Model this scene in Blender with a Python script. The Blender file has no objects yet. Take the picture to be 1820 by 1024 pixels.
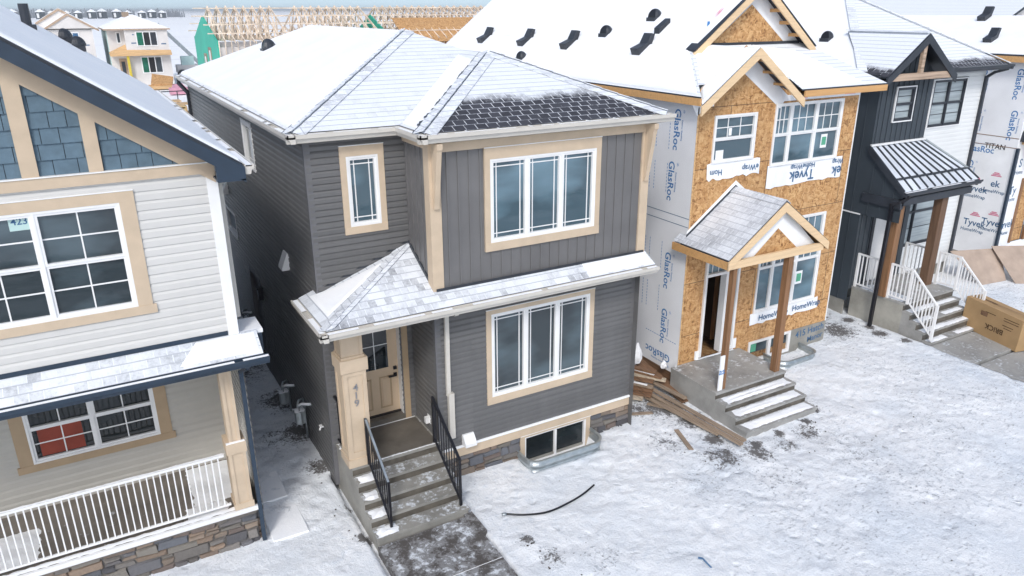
import bpy, math, random
from mathutils import Vector as V, Matrix
import mathutils.noise as mn
random.seed(7)
scene = bpy.context.scene
COL = scene.collection
# ---------------------------------------------------------------- camera
cd = bpy.data.cameras.new('camera'); cam = bpy.data.objects.new('camera', cd); COL.objects.link(cam); scene.camera = cam
cd.sensor_width = 36; cd.lens = 36*1334.45/1820; cd.clip_start = .1; cd.clip_end = 20000
yaw, pit, roll = math.radians(29.588), math.radians(20.390), math.radians(-0.2)
Fw = V((math.sin(yaw)*math.cos(pit), math.cos(yaw)*math.cos(pit), -math.sin(pit)))
Rt = V((math.cos(yaw), -math.sin(yaw), 0)); Up = Rt.cross(Fw)
R2 = Rt*math.cos(roll)+Up*math.sin(roll); U2 = -Rt*math.sin(roll)+Up*math.cos(roll)
M = Matrix((R2, U2, -Fw)).transposed().to_4x4(); M.translation = V((-2.87537, -10.39726, 7.92811)); cam.matrix_world = M
# ---------------------------------------------------------------- world and sun
scene.view_settings.view_transform = 'Standard'; scene.view_settings.look = 'None'
scene.view_settings.exposure = 0.63; scene.view_settings.gamma = 1
w = bpy.data.worlds.new('World'); scene.world = w; w.use_nodes = True
nt = w.node_tree; bg = nt.nodes['Background']
sk = nt.nodes.new('ShaderNodeTexSky'); sk.sky_type = 'NISHITA'; sk.sun_disc = False
SUN_EL, SUN_AZ = math.radians(42), math.radians(216)     # azimuth clockwise from +Y
sk.sun_elevation = SUN_EL; sk.sun_rotation = SUN_AZ; sk.air_density = 1.2; sk.dust_density = 2.5; sk.ozone_density = 3.0
tcw = nt.nodes.new('ShaderNodeTexCoord'); sxw = nt.nodes.new('ShaderNodeSeparateXYZ'); cxw = nt.nodes.new('ShaderNodeCombineXYZ'); mxw = nt.nodes.new('ShaderNodeMath'); mxw.operation = 'MAXIMUM'; mxw.inputs[1].default_value = .14
nt.links.new(tcw.outputs['Generated'], sxw.inputs[0]); nt.links.new(sxw.outputs[0], cxw.inputs[0]); nt.links.new(sxw.outputs[1], cxw.inputs[1]); nt.links.new(sxw.outputs[2], mxw.inputs[0]); nt.links.new(mxw.outputs[0], cxw.inputs[2]); nt.links.new(cxw.outputs[0], sk.inputs[0])   # an overcast sky keeps its pale tone down to the horizon
hs = nt.nodes.new('ShaderNodeHueSaturation'); hs.inputs['Saturation'].default_value = .74
nt.links.new(sk.outputs[0], hs.inputs['Color']); nt.links.new(hs.outputs[0], bg.inputs[0]); bg.inputs[1].default_value = 0.117
sd = bpy.data.lights.new('sun', 'SUN'); sd.energy = 1.0; sd.angle = math.radians(11); sd.color = (1, .98, .95)
so = bpy.data.objects.new('sun', sd); COL.objects.link(so)
sdir = V((math.sin(SUN_AZ)*math.cos(SUN_EL), math.cos(SUN_AZ)*math.cos(SUN_EL), math.sin(SUN_EL)))
so.rotation_euler = (-sdir).to_track_quat('-Z', 'Y').to_euler()
# ---------------------------------------------------------------- materials
def nodes(name):
    m = bpy.data.materials.new(name); m.use_nodes = True
    t = m.node_tree; return m, t, t.nodes['Principled BSDF']
def N(t, k, **kw):
    n = t.nodes.new(k)
    for a, b in kw.items():
        if a in n.inputs.keys() and not hasattr(n, a): n.inputs[a].default_value = b
        else: setattr(n, a, b)
    return n
def math_(t, op, a, b=None, clamp=False):
    n = t.nodes.new('ShaderNodeMath'); n.operation = op; n.use_clamp = clamp
    for i, x in enumerate((a, b)):
        if x is None: continue
        if isinstance(x, (int, float)): n.inputs[i].default_value = x
        else: t.links.new(x, n.inputs[i])
    return n.outputs[0]
def ramp(t, fac, stops):
    n = t.nodes.new('ShaderNodeValToRGB'); e = n.color_ramp.elements
    while len(e) > 1: e.remove(e[-1])
    e[0].position, e[0].color = stops[0][0], (*stops[0][1], 1)
    for p, c in stops[1:]:
        x = e.new(p); x.color = (*c, 1)
    t.links.new(fac, n.inputs[0]); return n.outputs[0]
def step(t, fac, a, b):
    n = t.nodes.new('ShaderNodeMapRange'); n.interpolation_type = 'SMOOTHSTEP'
    t.links.new(fac, n.inputs[0]); n.inputs[1].default_value = a; n.inputs[2].default_value = b; return n.outputs[0]
def mix(t, fac, a, b, mode='MIX'):
    n = t.nodes.new('ShaderNodeMix'); n.data_type = 'RGBA'; n.blend_type = mode
    if isinstance(fac, (int, float)): n.inputs[0].default_value = fac
    else: t.links.new(fac, n.inputs[0])
    for i, x in ((6, a), (7, b)):
        if isinstance(x, tuple): n.inputs[i].default_value = (*x, 1)
        else: t.links.new(x, n.inputs[i])
    return n.outputs[2]
def noise(t, scale, detail=4, vec=None, rough=.55, out=0):
    n = t.nodes.new('ShaderNodeTexNoise'); n.inputs['Scale'].default_value = scale; n.inputs['Detail'].default_value = detail
    n.inputs['Roughness'].default_value = rough
    if vec is not None: t.links.new(vec, n.inputs['Vector'])
    return n.outputs[out]
def objc(t): return t.nodes.new('ShaderNodeTexCoord').outputs['Object']
def uvc(t, sx=1, sy=1, ox=0, oy=0):
    tc = t.nodes.new('ShaderNodeTexCoord'); m = t.nodes.new('ShaderNodeMapping'); m.inputs['Scale'].default_value = (sx, sy, 1)
    m.inputs['Location'].default_value = (ox, oy, 0)
    t.links.new(tc.outputs['UV'], m.inputs[0]); return m.outputs[0]
def bump(t, b, h, strength=.3, dist=.01):
    n = t.nodes.new('ShaderNodeBump'); n.inputs['Strength'].default_value = strength; n.inputs['Distance'].default_value = dist
    t.links.new(h, n.inputs['Height']); t.links.new(n.outputs[0], b.inputs['Normal']); return n
def C_(t, b, c): t.links.new(c, b.inputs['Base Color'])
MATS = {}
def plain(name, col, rough=.6, var=.12, scale=3, bmp=.0, spec=.4, metal=0):
    if name in MATS: return MATS[name]
    m, t, b = nodes(name); o = objc(t)
    f = noise(t, scale, 5, o)
    lo = tuple(x*(1-var) for x in col); hi = tuple(min(1, x*(1+var)) for x in col)
    C_(t, b, ramp(t, f, [(.3, lo), (.7, hi)])); b.inputs['Roughness'].default_value = rough
    b.inputs['Specular IOR Level'].default_value = spec; b.inputs['Metallic'].default_value = metal
    if bmp: bump(t, b, noise(t, 60, 4, o), bmp, .004)
    MATS[name] = m; return m
def mat_snow(name='snow', dirt=0.0):
    m, t, b = nodes(name); o = objc(t)
    c = ramp(t, noise(t, 1.3, 6, o), [(.3, (.86, .88, .91)), (.7, (.93, .935, .945))])
    C_(t, b, c); b.inputs['Roughness'].default_value = .75; b.inputs['Specular IOR Level'].default_value = .2
    h = math_(t, 'ADD', noise(t, 9, 6, o), math_(t, 'MULTIPLY', noise(t, 60, 3, o), .3))
    bump(t, b, h, .35, .03); MATS[name] = m; return m
def brick(t, vec, w, h, mortar, off=.5, c1=(0, 0, 0), c2=(1, 1, 1), bias=0, smooth=.1):
    n = t.nodes.new('ShaderNodeTexBrick'); t.links.new(vec, n.inputs['Vector'])
    n.offset = off; n.inputs['Scale'].default_value = 1; n.inputs['Brick Width'].default_value = w; n.inputs['Row Height'].default_value = h
    n.inputs['Mortar Size'].default_value = mortar; n.inputs['Mortar Smooth'].default_value = smooth; n.inputs['Bias'].default_value = bias
    n.inputs['Color1'].default_value = (*c1, 1); n.inputs['Color2'].default_value = (*c2, 1); n.inputs['Mortar'].default_value = (0, 0, 0, 1)
    return n
def mat_shingle(name, cover=.7, lo=None, hi=None, tone=(.035, .037, .045), joint=.5, patch=1.0, tw=.165, tabv=.16):
    """asphalt shingles under thin snow; cover = how much snow lies, lo..hi = metres up the slope over which it thickens"""
    m, t, b = nodes(name); uv = uvc(t); o = objc(t)
    br = brick(t, uv, tw, .145, .006, .37); tab = br.outputs['Color']; mort = br.outputs['Fac']
    n1 = noise(t, 1.6, 6, o, .65); n2 = noise(t, 22, 5, o, .7); n3 = noise(t, 6, 4, o)
    dk = mix(t, tab, tuple(x*.8 for x in tone), tuple(x*1.5 for x in tone))
    dk = mix(t, math_(t, 'MULTIPLY', n2, .5), dk, (.10, .10, .12))
    base = math_(t, 'ADD', math_(t, 'MULTIPLY', math_(t, 'SUBTRACT', n1, .5), patch), cover)
    base = math_(t, 'ADD', base, math_(t, 'MULTIPLY', math_(t, 'SUBTRACT', n2, .5), .5))
    if lo is not None:
        sx = t.nodes.new('ShaderNodeSeparateXYZ'); t.links.new(uv, sx.inputs[0])
        vv = math_(t, 'ADD', sx.outputs[1], math_(t, 'MULTIPLY', math_(t, 'SUBTRACT', n1, .5), .35))
        base = math_(t, 'ADD', base, math_(t, 'SUBTRACT', step(t, vv, lo, hi), 1))
    tv = math_(t, 'MULTIPLY', math_(t, 'SUBTRACT', tab, .5), tabv)      # some tabs hold more snow
    base = math_(t, 'ADD', base, tv)
    jt = math_(t, 'MULTIPLY', mort, math_(t, 'MULTIPLY', n3, joint*1.6))
    base = math_(t, 'ADD', base, jt)
    fac = step(t, base, .22, .82)
    fac = math_(t, 'MULTIPLY', fac, .93)
    course = brick(t, uv, 50, .145, .009, 0).outputs['Fac']
    snowc = mix(t, math_(t, 'MULTIPLY', course, .55), (.82, .85, .89), (.22, .24, .30)); snowc = mix(t, math_(t, 'MULTIPLY', step(t, n2, .45, .7), .25), snowc, (.55, .58, .64))
    C_(t, b, mix(t, fac, dk, snowc)); b.inputs['Roughness'].default_value = .85; b.inputs['Specular IOR Level'].default_value = .2
    h = math_(t, 'ADD', math_(t, 'MULTIPLY', tab, .5), math_(t, 'MULTIPLY', n2, .4)); bump(t, b, h, .5, .012)
    MATS[name] = m; return m
def mat_glass(name, col=(.045, .085, .11), var=.5, ior=1.75):
    m, t, b = nodes(name); o = objc(t)
    mp = t.nodes.new('ShaderNodeMapping'); t.links.new(o, mp.inputs[0]); mp.inputs['Scale'].default_value = (1, 1, 2.2)
    f = math_(t, 'ADD', math_(t, 'MULTIPLY', noise(t, .9, 2, mp.outputs[0]), .6), math_(t, 'MULTIPLY', step(t, noise(t, 1.1, 5, mp.outputs[0], .35), .46, .53), .40)) if 0 else math_(t, 'ADD', math_(t, 'MULTIPLY', noise(t, .7, 3, mp.outputs[0]), .55), math_(t, 'MULTIPLY', step(t, noise(t, .75, 6, mp.outputs[0], .4), .35, .62), .22))
    C_(t, b, ramp(t, f, [(.35, tuple(x*(1-var) for x in col)), (.65, tuple(x*(1+var*.6) for x in col))]))  # mottled tint stands in for reflections and the room behind the pane
    b.inputs['Roughness'].default_value = .04; b.inputs['IOR'].default_value = ior; b.inputs['Specular IOR Level'].default_value = .6
    bump(t, b, noise(t, 1.5, 2, o), .12, .03); MATS[name] = m; return m
def mat_osb(name='osb', tone=1.0, seams=True):
    m, t, b = nodes(name); uv = uvc(t); o = objc(t)
    w1 = noise(t, 9, 2, uv); sc = t.nodes.new('ShaderNodeVectorMath'); sc.operation = 'MULTIPLY_ADD'
    t.links.new(noise(t, 5, 3, uv, out=1), sc.inputs[0]); sc.inputs[1].default_value = (.25, .25, 0); t.links.new(uv, sc.inputs[2])
    v = t.nodes.new('ShaderNodeTexVoronoi'); v.inputs['Scale'].default_value = 1; mp = t.nodes.new('ShaderNodeMapping')
    mp.inputs['Scale'].default_value = (11, 30, 1); mp.inputs['Rotation'].default_value = (0, 0, .6); t.links.new(sc.outputs[0], mp.inputs[0]); t.links.new(mp.outputs[0], v.inputs['Vector'])
    v2 = t.nodes.new('ShaderNodeTexVoronoi'); mp2 = t.nodes.new('ShaderNodeMapping'); v2.inputs['Scale'].default_value = 1
    mp2.inputs['Scale'].default_value = (34, 13, 1); mp2.inputs['Rotation'].default_value = (0, 0, -.4); t.links.new(sc.outputs[0], mp2.inputs[0]); t.links.new(mp2.outputs[0], v2.inputs['Vector'])
    s1 = t.nodes.new('ShaderNodeSeparateColor'); t.links.new(v.outputs['Color'], s1.inputs[0]); s2 = t.nodes.new('ShaderNodeSeparateColor'); t.links.new(v2.outputs['Color'], s2.inputs[0])
    f = math_(t, 'ADD', math_(t, 'MULTIPLY', s1.outputs[0], .5), math_(t, 'MULTIPLY', s2.outputs[0], .5))
    c = ramp(t, f, [(.12, (.20*tone, .085*tone, .025*tone)), (.3, (.44*tone, .22*tone, .08*tone)), (.55, (.57*tone, .32*tone, .13*tone)), (.9, (.70*tone, .45*tone, .22*tone))])
    c = mix(t, math_(t, 'MULTIPLY', step(t, noise(t, 1.1, 4, o), .35, .7), .35), c, (.42*tone, .24*tone, .11*tone))
    if seams:
        sb = brick(t, uv, 2.44, 1.22, .0, .5); c = mix(t, math_(t, 'MULTIPLY', sb.outputs['Color'], .30), c, (.34*tone, .19*tone, .08*tone))
        s = brick(t, uv, 2.44, 1.22, .008, .5).outputs['Fac']; c = mix(t, math_(t, 'MULTIPLY', s, .8), c, (.05, .03, .02))
        s = brick(t, uv, .406, 40, .0035, 0).outputs['Fac']; nl = t.nodes.new('ShaderNodeTexVoronoi'); nl.inputs['Scale'].default_value = 1; nl.inputs['Randomness'].default_value = 0; mpn = t.nodes.new('ShaderNodeMapping'); mpn.inputs['Scale'].default_value = (1/.406, 1/.2, 1); t.links.new(uv, mpn.inputs[0]); t.links.new(mpn.outputs[0], nl.inputs['Vector'])
        c = mix(t, math_(t, 'MULTIPLY', s, .5), c, (.12, .07, .04))
    C_(t, b, c); b.inputs['Roughness'].default_value = .7; bump(t, b, f, .3, .004); MATS[name] = m; return m
def mat_wood(name, col, along='Z', var=.45, rough=.65):
    m, t, b = nodes(name); o = objc(t); mp = t.nodes.new('ShaderNodeMapping'); t.links.new(o, mp.inputs[0])
    mp.inputs['Scale'].default_value = {'X': (.6, 14, 14), 'Y': (14, .6, 14), 'Z': (14, 14, .6)}[along]
    f = noise(t, 1.6, 5, mp.outputs[0], .6)
    C_(t, b, ramp(t, f, [(.3, tuple(x*(1-var) for x in col)), (.5, col), (.75, tuple(min(1, x*(1+var*.5)) for x in col))]))
    b.inputs['Roughness'].default_value = rough; bump(t, b, f, .2, .004); MATS[name] = m; return m
def mat_concrete(name, col=(.30, .29, .26), snowy=0.0, mud=0.0, wet=.3):
    m, t, b = nodes(name); o = objc(t)
    n1 = noise(t, 1.7, 7, o, .65); n2 = noise(t, 14, 6, o, .7); n3 = noise(t, 3.2, 7, o, .7)
    c = ramp(t, n1, [(.3, tuple(x*.62 for x in col)), (.55, col), (.75, tuple(x*1.25 for x in col))])
    c = mix(t, math_(t, 'MULTIPLY', n2, .35), c, tuple(x*.7 for x in col))
    if mud: c = mix(t, math_(t, 'MULTIPLY', step(t, math_(t, 'ADD', n3, math_(t, 'MULTIPLY', math_(t, 'SUBTRACT', n2, .5), .6)), .62-mud*.2, .72-mud*.15), .8), c, (.045, .035, .028))
    if snowy:
        g = t.nodes.new('ShaderNodeNewGeometry'); sx = t.nodes.new('ShaderNodeSeparateXYZ'); t.links.new(g.outputs['Normal'], sx.inputs[0])
        f = math_(t, 'ADD', math_(t, 'SUBTRACT', 1.0, n3), math_(t, 'MULTIPLY', math_(t, 'SUBTRACT', n2, .5), .9))
        f = math_(t, 'MULTIPLY', step(t, f, .78-snowy*.4, .98-snowy*.4), step(t, sx.outputs[2], .6, .9))
        c = mix(t, math_(t, 'MULTIPLY', f, .85), c, (.74, .78, .83))
    C_(t, b, c); b.inputs['Roughness'].default_value = .55 if wet else .85
    bump(t, b, math_(t, 'ADD', n2, n3), .3, .008); MATS[name] = m; return m
SNOW = mat_snow()
def siding_mat(name, col, var=.06, h=.102, rough=.5):
    m, t, b = nodes(name); uv = uvc(t); o = objc(t); br = brick(t, uv, 3.66, h*2, .0, .37); g = t.nodes.new('ShaderNodeSeparateColor'); t.links.new(br.outputs['Color'], g.inputs[0])
    mp = t.nodes.new('ShaderNodeMapping'); t.links.new(o, mp.inputs[0]); mp.inputs['Scale'].default_value = (2.2, 2.2, .35)
    f = math_(t, 'ADD', math_(t, 'MULTIPLY', g.outputs[0], .35), math_(t, 'MULTIPLY', noise(t, 1.6, 6, mp.outputs[0], .65), .65))
    c = ramp(t, f, [(.25, tuple(x*(1-var) for x in col)), (.7, tuple(min(1, x*(1+var)) for x in col))])
    j = brick(t, uv, 3.66, h*2, .004, .37).outputs['Fac']; sx = t.nodes.new('ShaderNodeSeparateXYZ'); t.links.new(o, sx.inputs[0])
    low = math_(t, 'MULTIPLY', step(t, math_(t, 'ADD', sx.outputs[2], math_(t, 'MULTIPLY', noise(t, 3, 4, o), 1.0)), 1.5, .6), .25)      # splash dirt
    c = mix(t, low, c, tuple(x*.7+.03 for x in col)); C_(t, b, c); b.inputs['Roughness'].default_value = rough; bump(t, b, noise(t, 1.3, 2, o), .25, .02); MATS[name] = m
siding_mat('grey siding', (.128, .127, .128), .14); plain('grey batten siding', (.150, .147, .148), .5, .14, 1.1)
plain('grey corner', (.14, .14, .15), .5, .08)
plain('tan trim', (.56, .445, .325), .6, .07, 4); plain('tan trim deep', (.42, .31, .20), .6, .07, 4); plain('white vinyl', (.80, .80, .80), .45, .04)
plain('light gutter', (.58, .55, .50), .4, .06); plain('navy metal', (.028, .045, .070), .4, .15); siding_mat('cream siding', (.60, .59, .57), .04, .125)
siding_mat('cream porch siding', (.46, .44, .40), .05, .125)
plain('blue shake', (.105, .165, .215), .6, .18, 5, .2); plain('charcoal metal', (.035, .04, .05), .4, .2); plain('black metal', (.012, .012, .016), .35, .2)
plain('charcoal siding', (.045, .056, .068), .5, .12, .9); plain('white siding', (.74, .75, .75), .5, .04, .8)
plain('sheathing', (.84, .85, .88), .55, .05, 1.2); plain('house wrap', (.86, .87, .89), .45, .07, 1.5)
plain('print blue', (.06, .21, .47), .6, .1); plain('print navy', (.05, .13, .25), .6, .1); plain('print pink', (.62, .16, .26), .6, .1); plain('print black', (.015, .015, .018), .6, .1)
plain('number grey', (.34, .34, .36), .4, .1, 3, 0, .6, .6); plain('sticker green', (.10, .38, .24), .5, .1); plain('sheet mint', (.46, .62, .60), .5, .05)
plain('galvanised', (.42, .46, .48), .35, .2, 6, 0, .5, .7); plain('cardboard', (.40, .26, .13), .75, .12, 2); plain('cardboard print', (.09, .05, .025), .8, .1)
plain('green sheathing', (.035, .42, .30), .55, .1, .6); plain('truss wood', (.74, .62, .50), .75, .35, 1.5); plain('pale grey wrap', (.66, .63, .61), .6, .12, .5)
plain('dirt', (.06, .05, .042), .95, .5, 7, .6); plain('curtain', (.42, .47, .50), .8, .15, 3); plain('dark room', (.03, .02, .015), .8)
plain('red room', (.26, .05, .03), .6, .2); plain('pink plastic', (.6, .3, .38), .6); plain('yellow board', (.62, .48, .05), .6); plain('green tinted pane', (.02, .14, .09), .2, .3)
mat_wood('post wood', (.24, .125, .06)); mat_wood('new lumber', (.62, .40, .20), 'X'); mat_wood('old lumber', (.30, .23, .17), 'Y'); mat_wood('pale lumber', (.50, .42, .32), 'Y'); mat_wood('brown lumber', (.20, .11, .06), 'Y')
mat_wood('fascia wood', (.60, .34, .14), 'X', .2); mat_wood('fascia pale', (.74, .54, .33), 'X', .12); mat_wood('timber truss', (.45, .33, .24), 'X')
plain('tan door', (.60, .46, .32), .5, .05)
mat_osb(); mat_osb('roof osb', 1.0, False); mat_osb('wet osb', .55, False)
mat_glass('glass', (.068, .098, .115), .6, 1.6); mat_glass('glass deep', (.018, .026, .03), .5, 1.5); mat_glass('glass blue', (.12, .20, .25), .5, 1.6)
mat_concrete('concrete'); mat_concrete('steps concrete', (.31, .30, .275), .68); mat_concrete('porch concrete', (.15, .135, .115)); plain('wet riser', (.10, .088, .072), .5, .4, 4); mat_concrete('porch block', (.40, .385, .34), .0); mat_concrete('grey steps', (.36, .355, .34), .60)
mat_concrete('walk concrete', (.27, .27, .275), .70, .9); mat_concrete('deck boards', (.21, .185, .16), .35)
mat_shingle('shingle dark'); 
def stone_mat():
    m, t, b = nodes('stone veneer'); a = t.nodes.new('ShaderNodeAttribute'); a.attribute_name = 'tint'; o = objc(t)
    n2 = noise(t, 18, 6, o, .7); c = mix(t, math_(t, 'MULTIPLY', n2, .55), a.outputs['Color'], (.07, .06, .06)); C_(t, b, c)
    b.inputs['Roughness'].default_value = .8; bump(t, b, n2, .7, .02); MATS['stone'] = m
stone_mat()
m_, t_, b_ = nodes('mortar'); b_.inputs['Base Color'].default_value = (.16, .15, .14, 1); MATS['mortar'] = m_
# ---------------------------------------------------------------- mesh builder
def rloc(o):
    l = V((0, 0, 0))
    while o is not None: l = l + o.location; o = o.parent
    return l
class MB:
    def __init__(s): s.v = []; s.f = []; s.m = []; s.uv = []; s.mats = []; s.tint = []
    def mi(s, name):
        if name not in s.mats: s.mats.append(name)
        return s.mats.index(name)
    def face(s, pts, m, uvo=None, tint=None):
        pts = [V(p) for p in pts]; n = V((0, 0, 0))
        for i in range(len(pts)):
            a, b = pts[i], pts[(i+1) % len(pts)]; n += a.cross(b)
        if n.length < 1e-10: return
        n.normalize()
        u = V((0, 0, 1)).cross(n)
        u = V((1, 0, 0)) if u.length < .05 else u.normalized()
        w = n.cross(u); o = V(uvo) if uvo is not None else V((0, 0, 0))
        i0 = len(s.v); s.v += pts; s.f.append(list(range(i0, i0+len(pts)))); s.m.append(s.mi(m))
        s.uv.append([((p-o).dot(u), (p-o).dot(w)) for p in pts]); s.tint.append(tint or (1, 1, 1))
    def hexa(s, c, m, tint=None):       # c: 8 corners, bottom 4 ccw then top 4
        for q in ((3, 2, 1, 0), (4, 5, 6, 7), (0, 1, 5, 4), (1, 2, 6, 5), (2, 3, 7, 6), (3, 0, 4, 7)): s.face([c[i] for i in q], m, None, tint)
    def box(s, x0, x1, y0, y1, z0, z1, m, tint=None):
        s.hexa([V((x, y, z)) for z in (z0, z1) for x, y in ((x0, y0), (x1, y0), (x1, y1), (x0, y1))], m, tint)
    def beam(s, p, q, w, h, m, up=(0, 0, 1)):   # rectangular bar from p to q; w sideways, h along up
        p, q = V(p), V(q); d = (q-p).normalized(); r = d.cross(V(up))
        r = V((1, 0, 0)) if r.length < .01 else r.normalized()
        t = r.cross(d).normalized()
        s.hexa([a+r*(i*w/2)+t*(j*h/2) for a, js in ((p, 0), (q, 0)) for i, j in ((-1, -1), (1, -1), (1, 1), (-1, 1))], m)
    def tube(s, pts, r, m, n=8, cap=True):
        pts = [V(p) for p in pts]; rings = []
        for i, p in enumerate(pts):
            d = ((pts[min(i+1, len(pts)-1)]-pts[max(i-1, 0)])).normalized(); a = d.cross(V((0, 0, 1)))
            a = V((1, 0, 0)) if a.length < .05 else a.normalized()
            b = d.cross(a); rr = r[i] if isinstance(r, (list, tuple)) else r
            rings.append([p+a*math.cos(k*2*math.pi/n)*rr+b*math.sin(k*2*math.pi/n)*rr for k in range(n)])
        for i in range(len(rings)-1):
            for k in range(n): s.face([rings[i][k], rings[i][(k+1) % n], rings[i+1][(k+1) % n], rings[i+1][k]], m)
        if cap: s.face(rings[0][::-1], m); s.face(rings[-1], m)
    def prism(s, poly, ext, m):          # planar polygon extruded by vector
        poly = [V(p) for p in poly]; e = V(ext); top = [p+e for p in poly]
        s.face(poly[::-1], m); s.face(top, m)
        for i in range(len(poly)):
            j = (i+1) % len(poly); s.face([poly[i], poly[j], top[j], top[i]], m)
    def text(s, body, size, o, u, v, m, off=.004):
        cu = bpy.data.curves.new('t', 'FONT'); cu.body = body; cu.size = size; cu.align_x = 'CENTER'; cu.align_y = 'CENTER'; cu.resolution_u = 3; cu.offset = size*.014
        ob = bpy.data.objects.new('t', cu); me = ob.to_mesh(); o = V(o); u = V(u).normalized(); v = V(v).normalized(); n = u.cross(v)
        for p in me.polygons: s.face([o+u*me.vertices[i].co.x+v*me.vertices[i].co.y+n*off for i in p.vertices], m)
        ob.to_mesh_clear(); bpy.data.objects.remove(ob); bpy.data.curves.remove(cu)
    def build(s, name, parent=None, smooth=False, weld=False, bevel=0):
        me = bpy.data.meshes.new(name); off = rloc(parent) if parent else V((0, 0, 0))
        if not parent:
            xs = [p.x for p in s.v]; ys = [p.y for p in s.v]; zs = [p.z for p in s.v]
            off = V(((min(xs)+max(xs))/2, (min(ys)+max(ys))/2, min(zs)))
        me.from_pydata([p-off for p in s.v], [], s.f); me.polygons.foreach_set('material_index', s.m)
        l = me.uv_layers.new(name='uv'); l.data.foreach_set('uv', [c for f in s.uv for q in f for c in q])
        if any(x != (1, 1, 1) for x in s.tint):
            ca = me.color_attributes.new('tint', 'FLOAT_COLOR', 'CORNER')
            ca.data.foreach_set('color', [c for f, tt in zip(s.f, s.tint) for _ in f for c in (*tt, 1)])
        for k in s.mats: me.materials.append(MATS[k])
        me.update()
        ob = bpy.data.objects.new(name, me); COL.objects.link(ob); ob.parent = parent
        if not parent: ob.location = off
        if parent and name.startswith('snow_'): ob['kind'] = 'stuff'
        if smooth or weld or bevel:
            import bmesh
            bm = bmesh.new(); bm.from_mesh(me); bmesh.ops.remove_doubles(bm, verts=bm.verts, dist=.0005); bmesh.ops.recalc_face_normals(bm, faces=bm.faces); bm.to_mesh(me); bm.free()
            if smooth: me.polygons.foreach_set('use_smooth', [True]*len(me.polygons))
        if bevel:
            bv = ob.modifiers.new('bevel', 'BEVEL'); bv.width = bevel; bv.segments = 2; bv.limit_method = 'ANGLE'
        return ob
def root(name, label, cat, loc, group=None):
    o = bpy.data.objects.new(name, None); COL.objects.link(o); o.location = loc; o['label'] = label; o['category'] = cat; o.empty_display_size = .2
    if group: o['group'] = group
    return o
def tag(o, label=None, cat=None, group=None, kind=None):
    if label: o['label'] = label
    if cat: o['category'] = cat
    if group: o['group'] = group
    if kind: o['kind'] = kind
    return o
class Fr:      # a wall plane: origin, u direction, outward normal; v is up
    def __init__(s, o, u, n): s.o = V(o); s.u = V(u).normalized(); s.n = V(n).normalized()
    def p(s, u, v, n=0): return s.o+s.u*u+V((0, 0, v))+s.n*n
    def box(s, mb, u0, u1, v0, v1, n0, n1, m, tint=None):
        a = [s.p(u, v, n) for v in (v0, v1) for u, n in ((u0, n1), (u1, n1), (u1, n0), (u0, n0))]
        mb.hexa(a, m, tint)
def FX(y): return Fr((0, y, 0), (1, 0, 0), (0, -1, 0))       # facing the street, u = world x
def FL(x): return Fr((x, 0, 0), (0, -1, 0), (-1, 0, 0))      # facing left, u = -world y
def FRt(x): return Fr((x, 0, 0), (0, 1, 0), (1, 0, 0))
def clip(poly, a, b, c):     # keep a*u+b*v<=c
    out = []
    for i in range(len(poly)):
        p, q = poly[i], poly[(i+1) % len(poly)]; dp = a*p[0]+b*p[1]-c; dq = a*q[0]+b*q[1]-c
        if dp <= 1e-9: out.append(p)
        if (dp < -1e-9 and dq > 1e-9) or (dp > 1e-9 and dq < -1e-9):
            k = dp/(dp-dq); out.append((p[0]+(q[0]-p[0])*k, p[1]+(q[1]-p[1])*k))
    return out
def cells(poly, holes, ustep=None):
    """vertical slabs of a convex polygon with rectangular holes cut out -> list of polygons"""
    us = sorted({min(p[0] for p in poly), max(p[0] for p in poly), *[h[0] for h in holes], *[h[1] for h in holes]})
    out = []
    for a, b in zip(us[:-1], us[1:]):
        if b-a < 1e-6: continue
        sl = clip(clip(poly, -1, 0, -a), 1, 0, b)
        if len(sl) < 3: continue
        hs = sorted([(h[2], h[3]) for h in holes if h[0] < b-1e-6 and h[1] > a+1e-6]); lo = min(p[1] for p in sl)
        for h0, h1 in hs:
            if h0 > lo: out.append(clip(clip(sl, 0, -1, -lo), 0, 1, h0))
            lo = max(lo, h1)
        out.append(clip(sl, 0, -1, -lo))
    return [c for c in out if len(c) > 2]
def flat(mb, fr, poly, holes, m, n=0):
    for c in cells(poly, holes): mb.face([fr.p(u, v, n) for u, v in c], m)
def lap(mb, fr, poly, holes, m, h=.102, d=.026):
    for c in cells(poly, holes):
        v0 = min(p[1] for p in c); v1 = max(p[1] for p in c); k = math.floor(v0/h)
        while k*h < v1:
            s = clip(clip(c, 0, -1, -k*h), 0, 1, (k+1)*h)
            if len(s) > 2:
                kn = (k+.62)*h      # dutch lap: flat lower part, upper part leaning back and catching the sky
                for q, g in ((clip(s, 0, 1, kn), lambda v: d+.001), (clip(s, 0, -1, -kn), lambda v: .001+d*max(0, ((k+1)*h-v)/(.38*h)))):
                    if len(q) > 2: mb.face([fr.p(u, v, g(v)) for u, v in q], m)
                if k*h > v0:
                    us = [p[0] for p in s if p[1] < k*h+1e-5]
                    if len(us) > 1: mb.face([fr.p(min(us), k*h, 0), fr.p(max(us), k*h, 0), fr.p(max(us), k*h, d+.001), fr.p(min(us), k*h, d+.001)], m)
            k += 1
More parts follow.
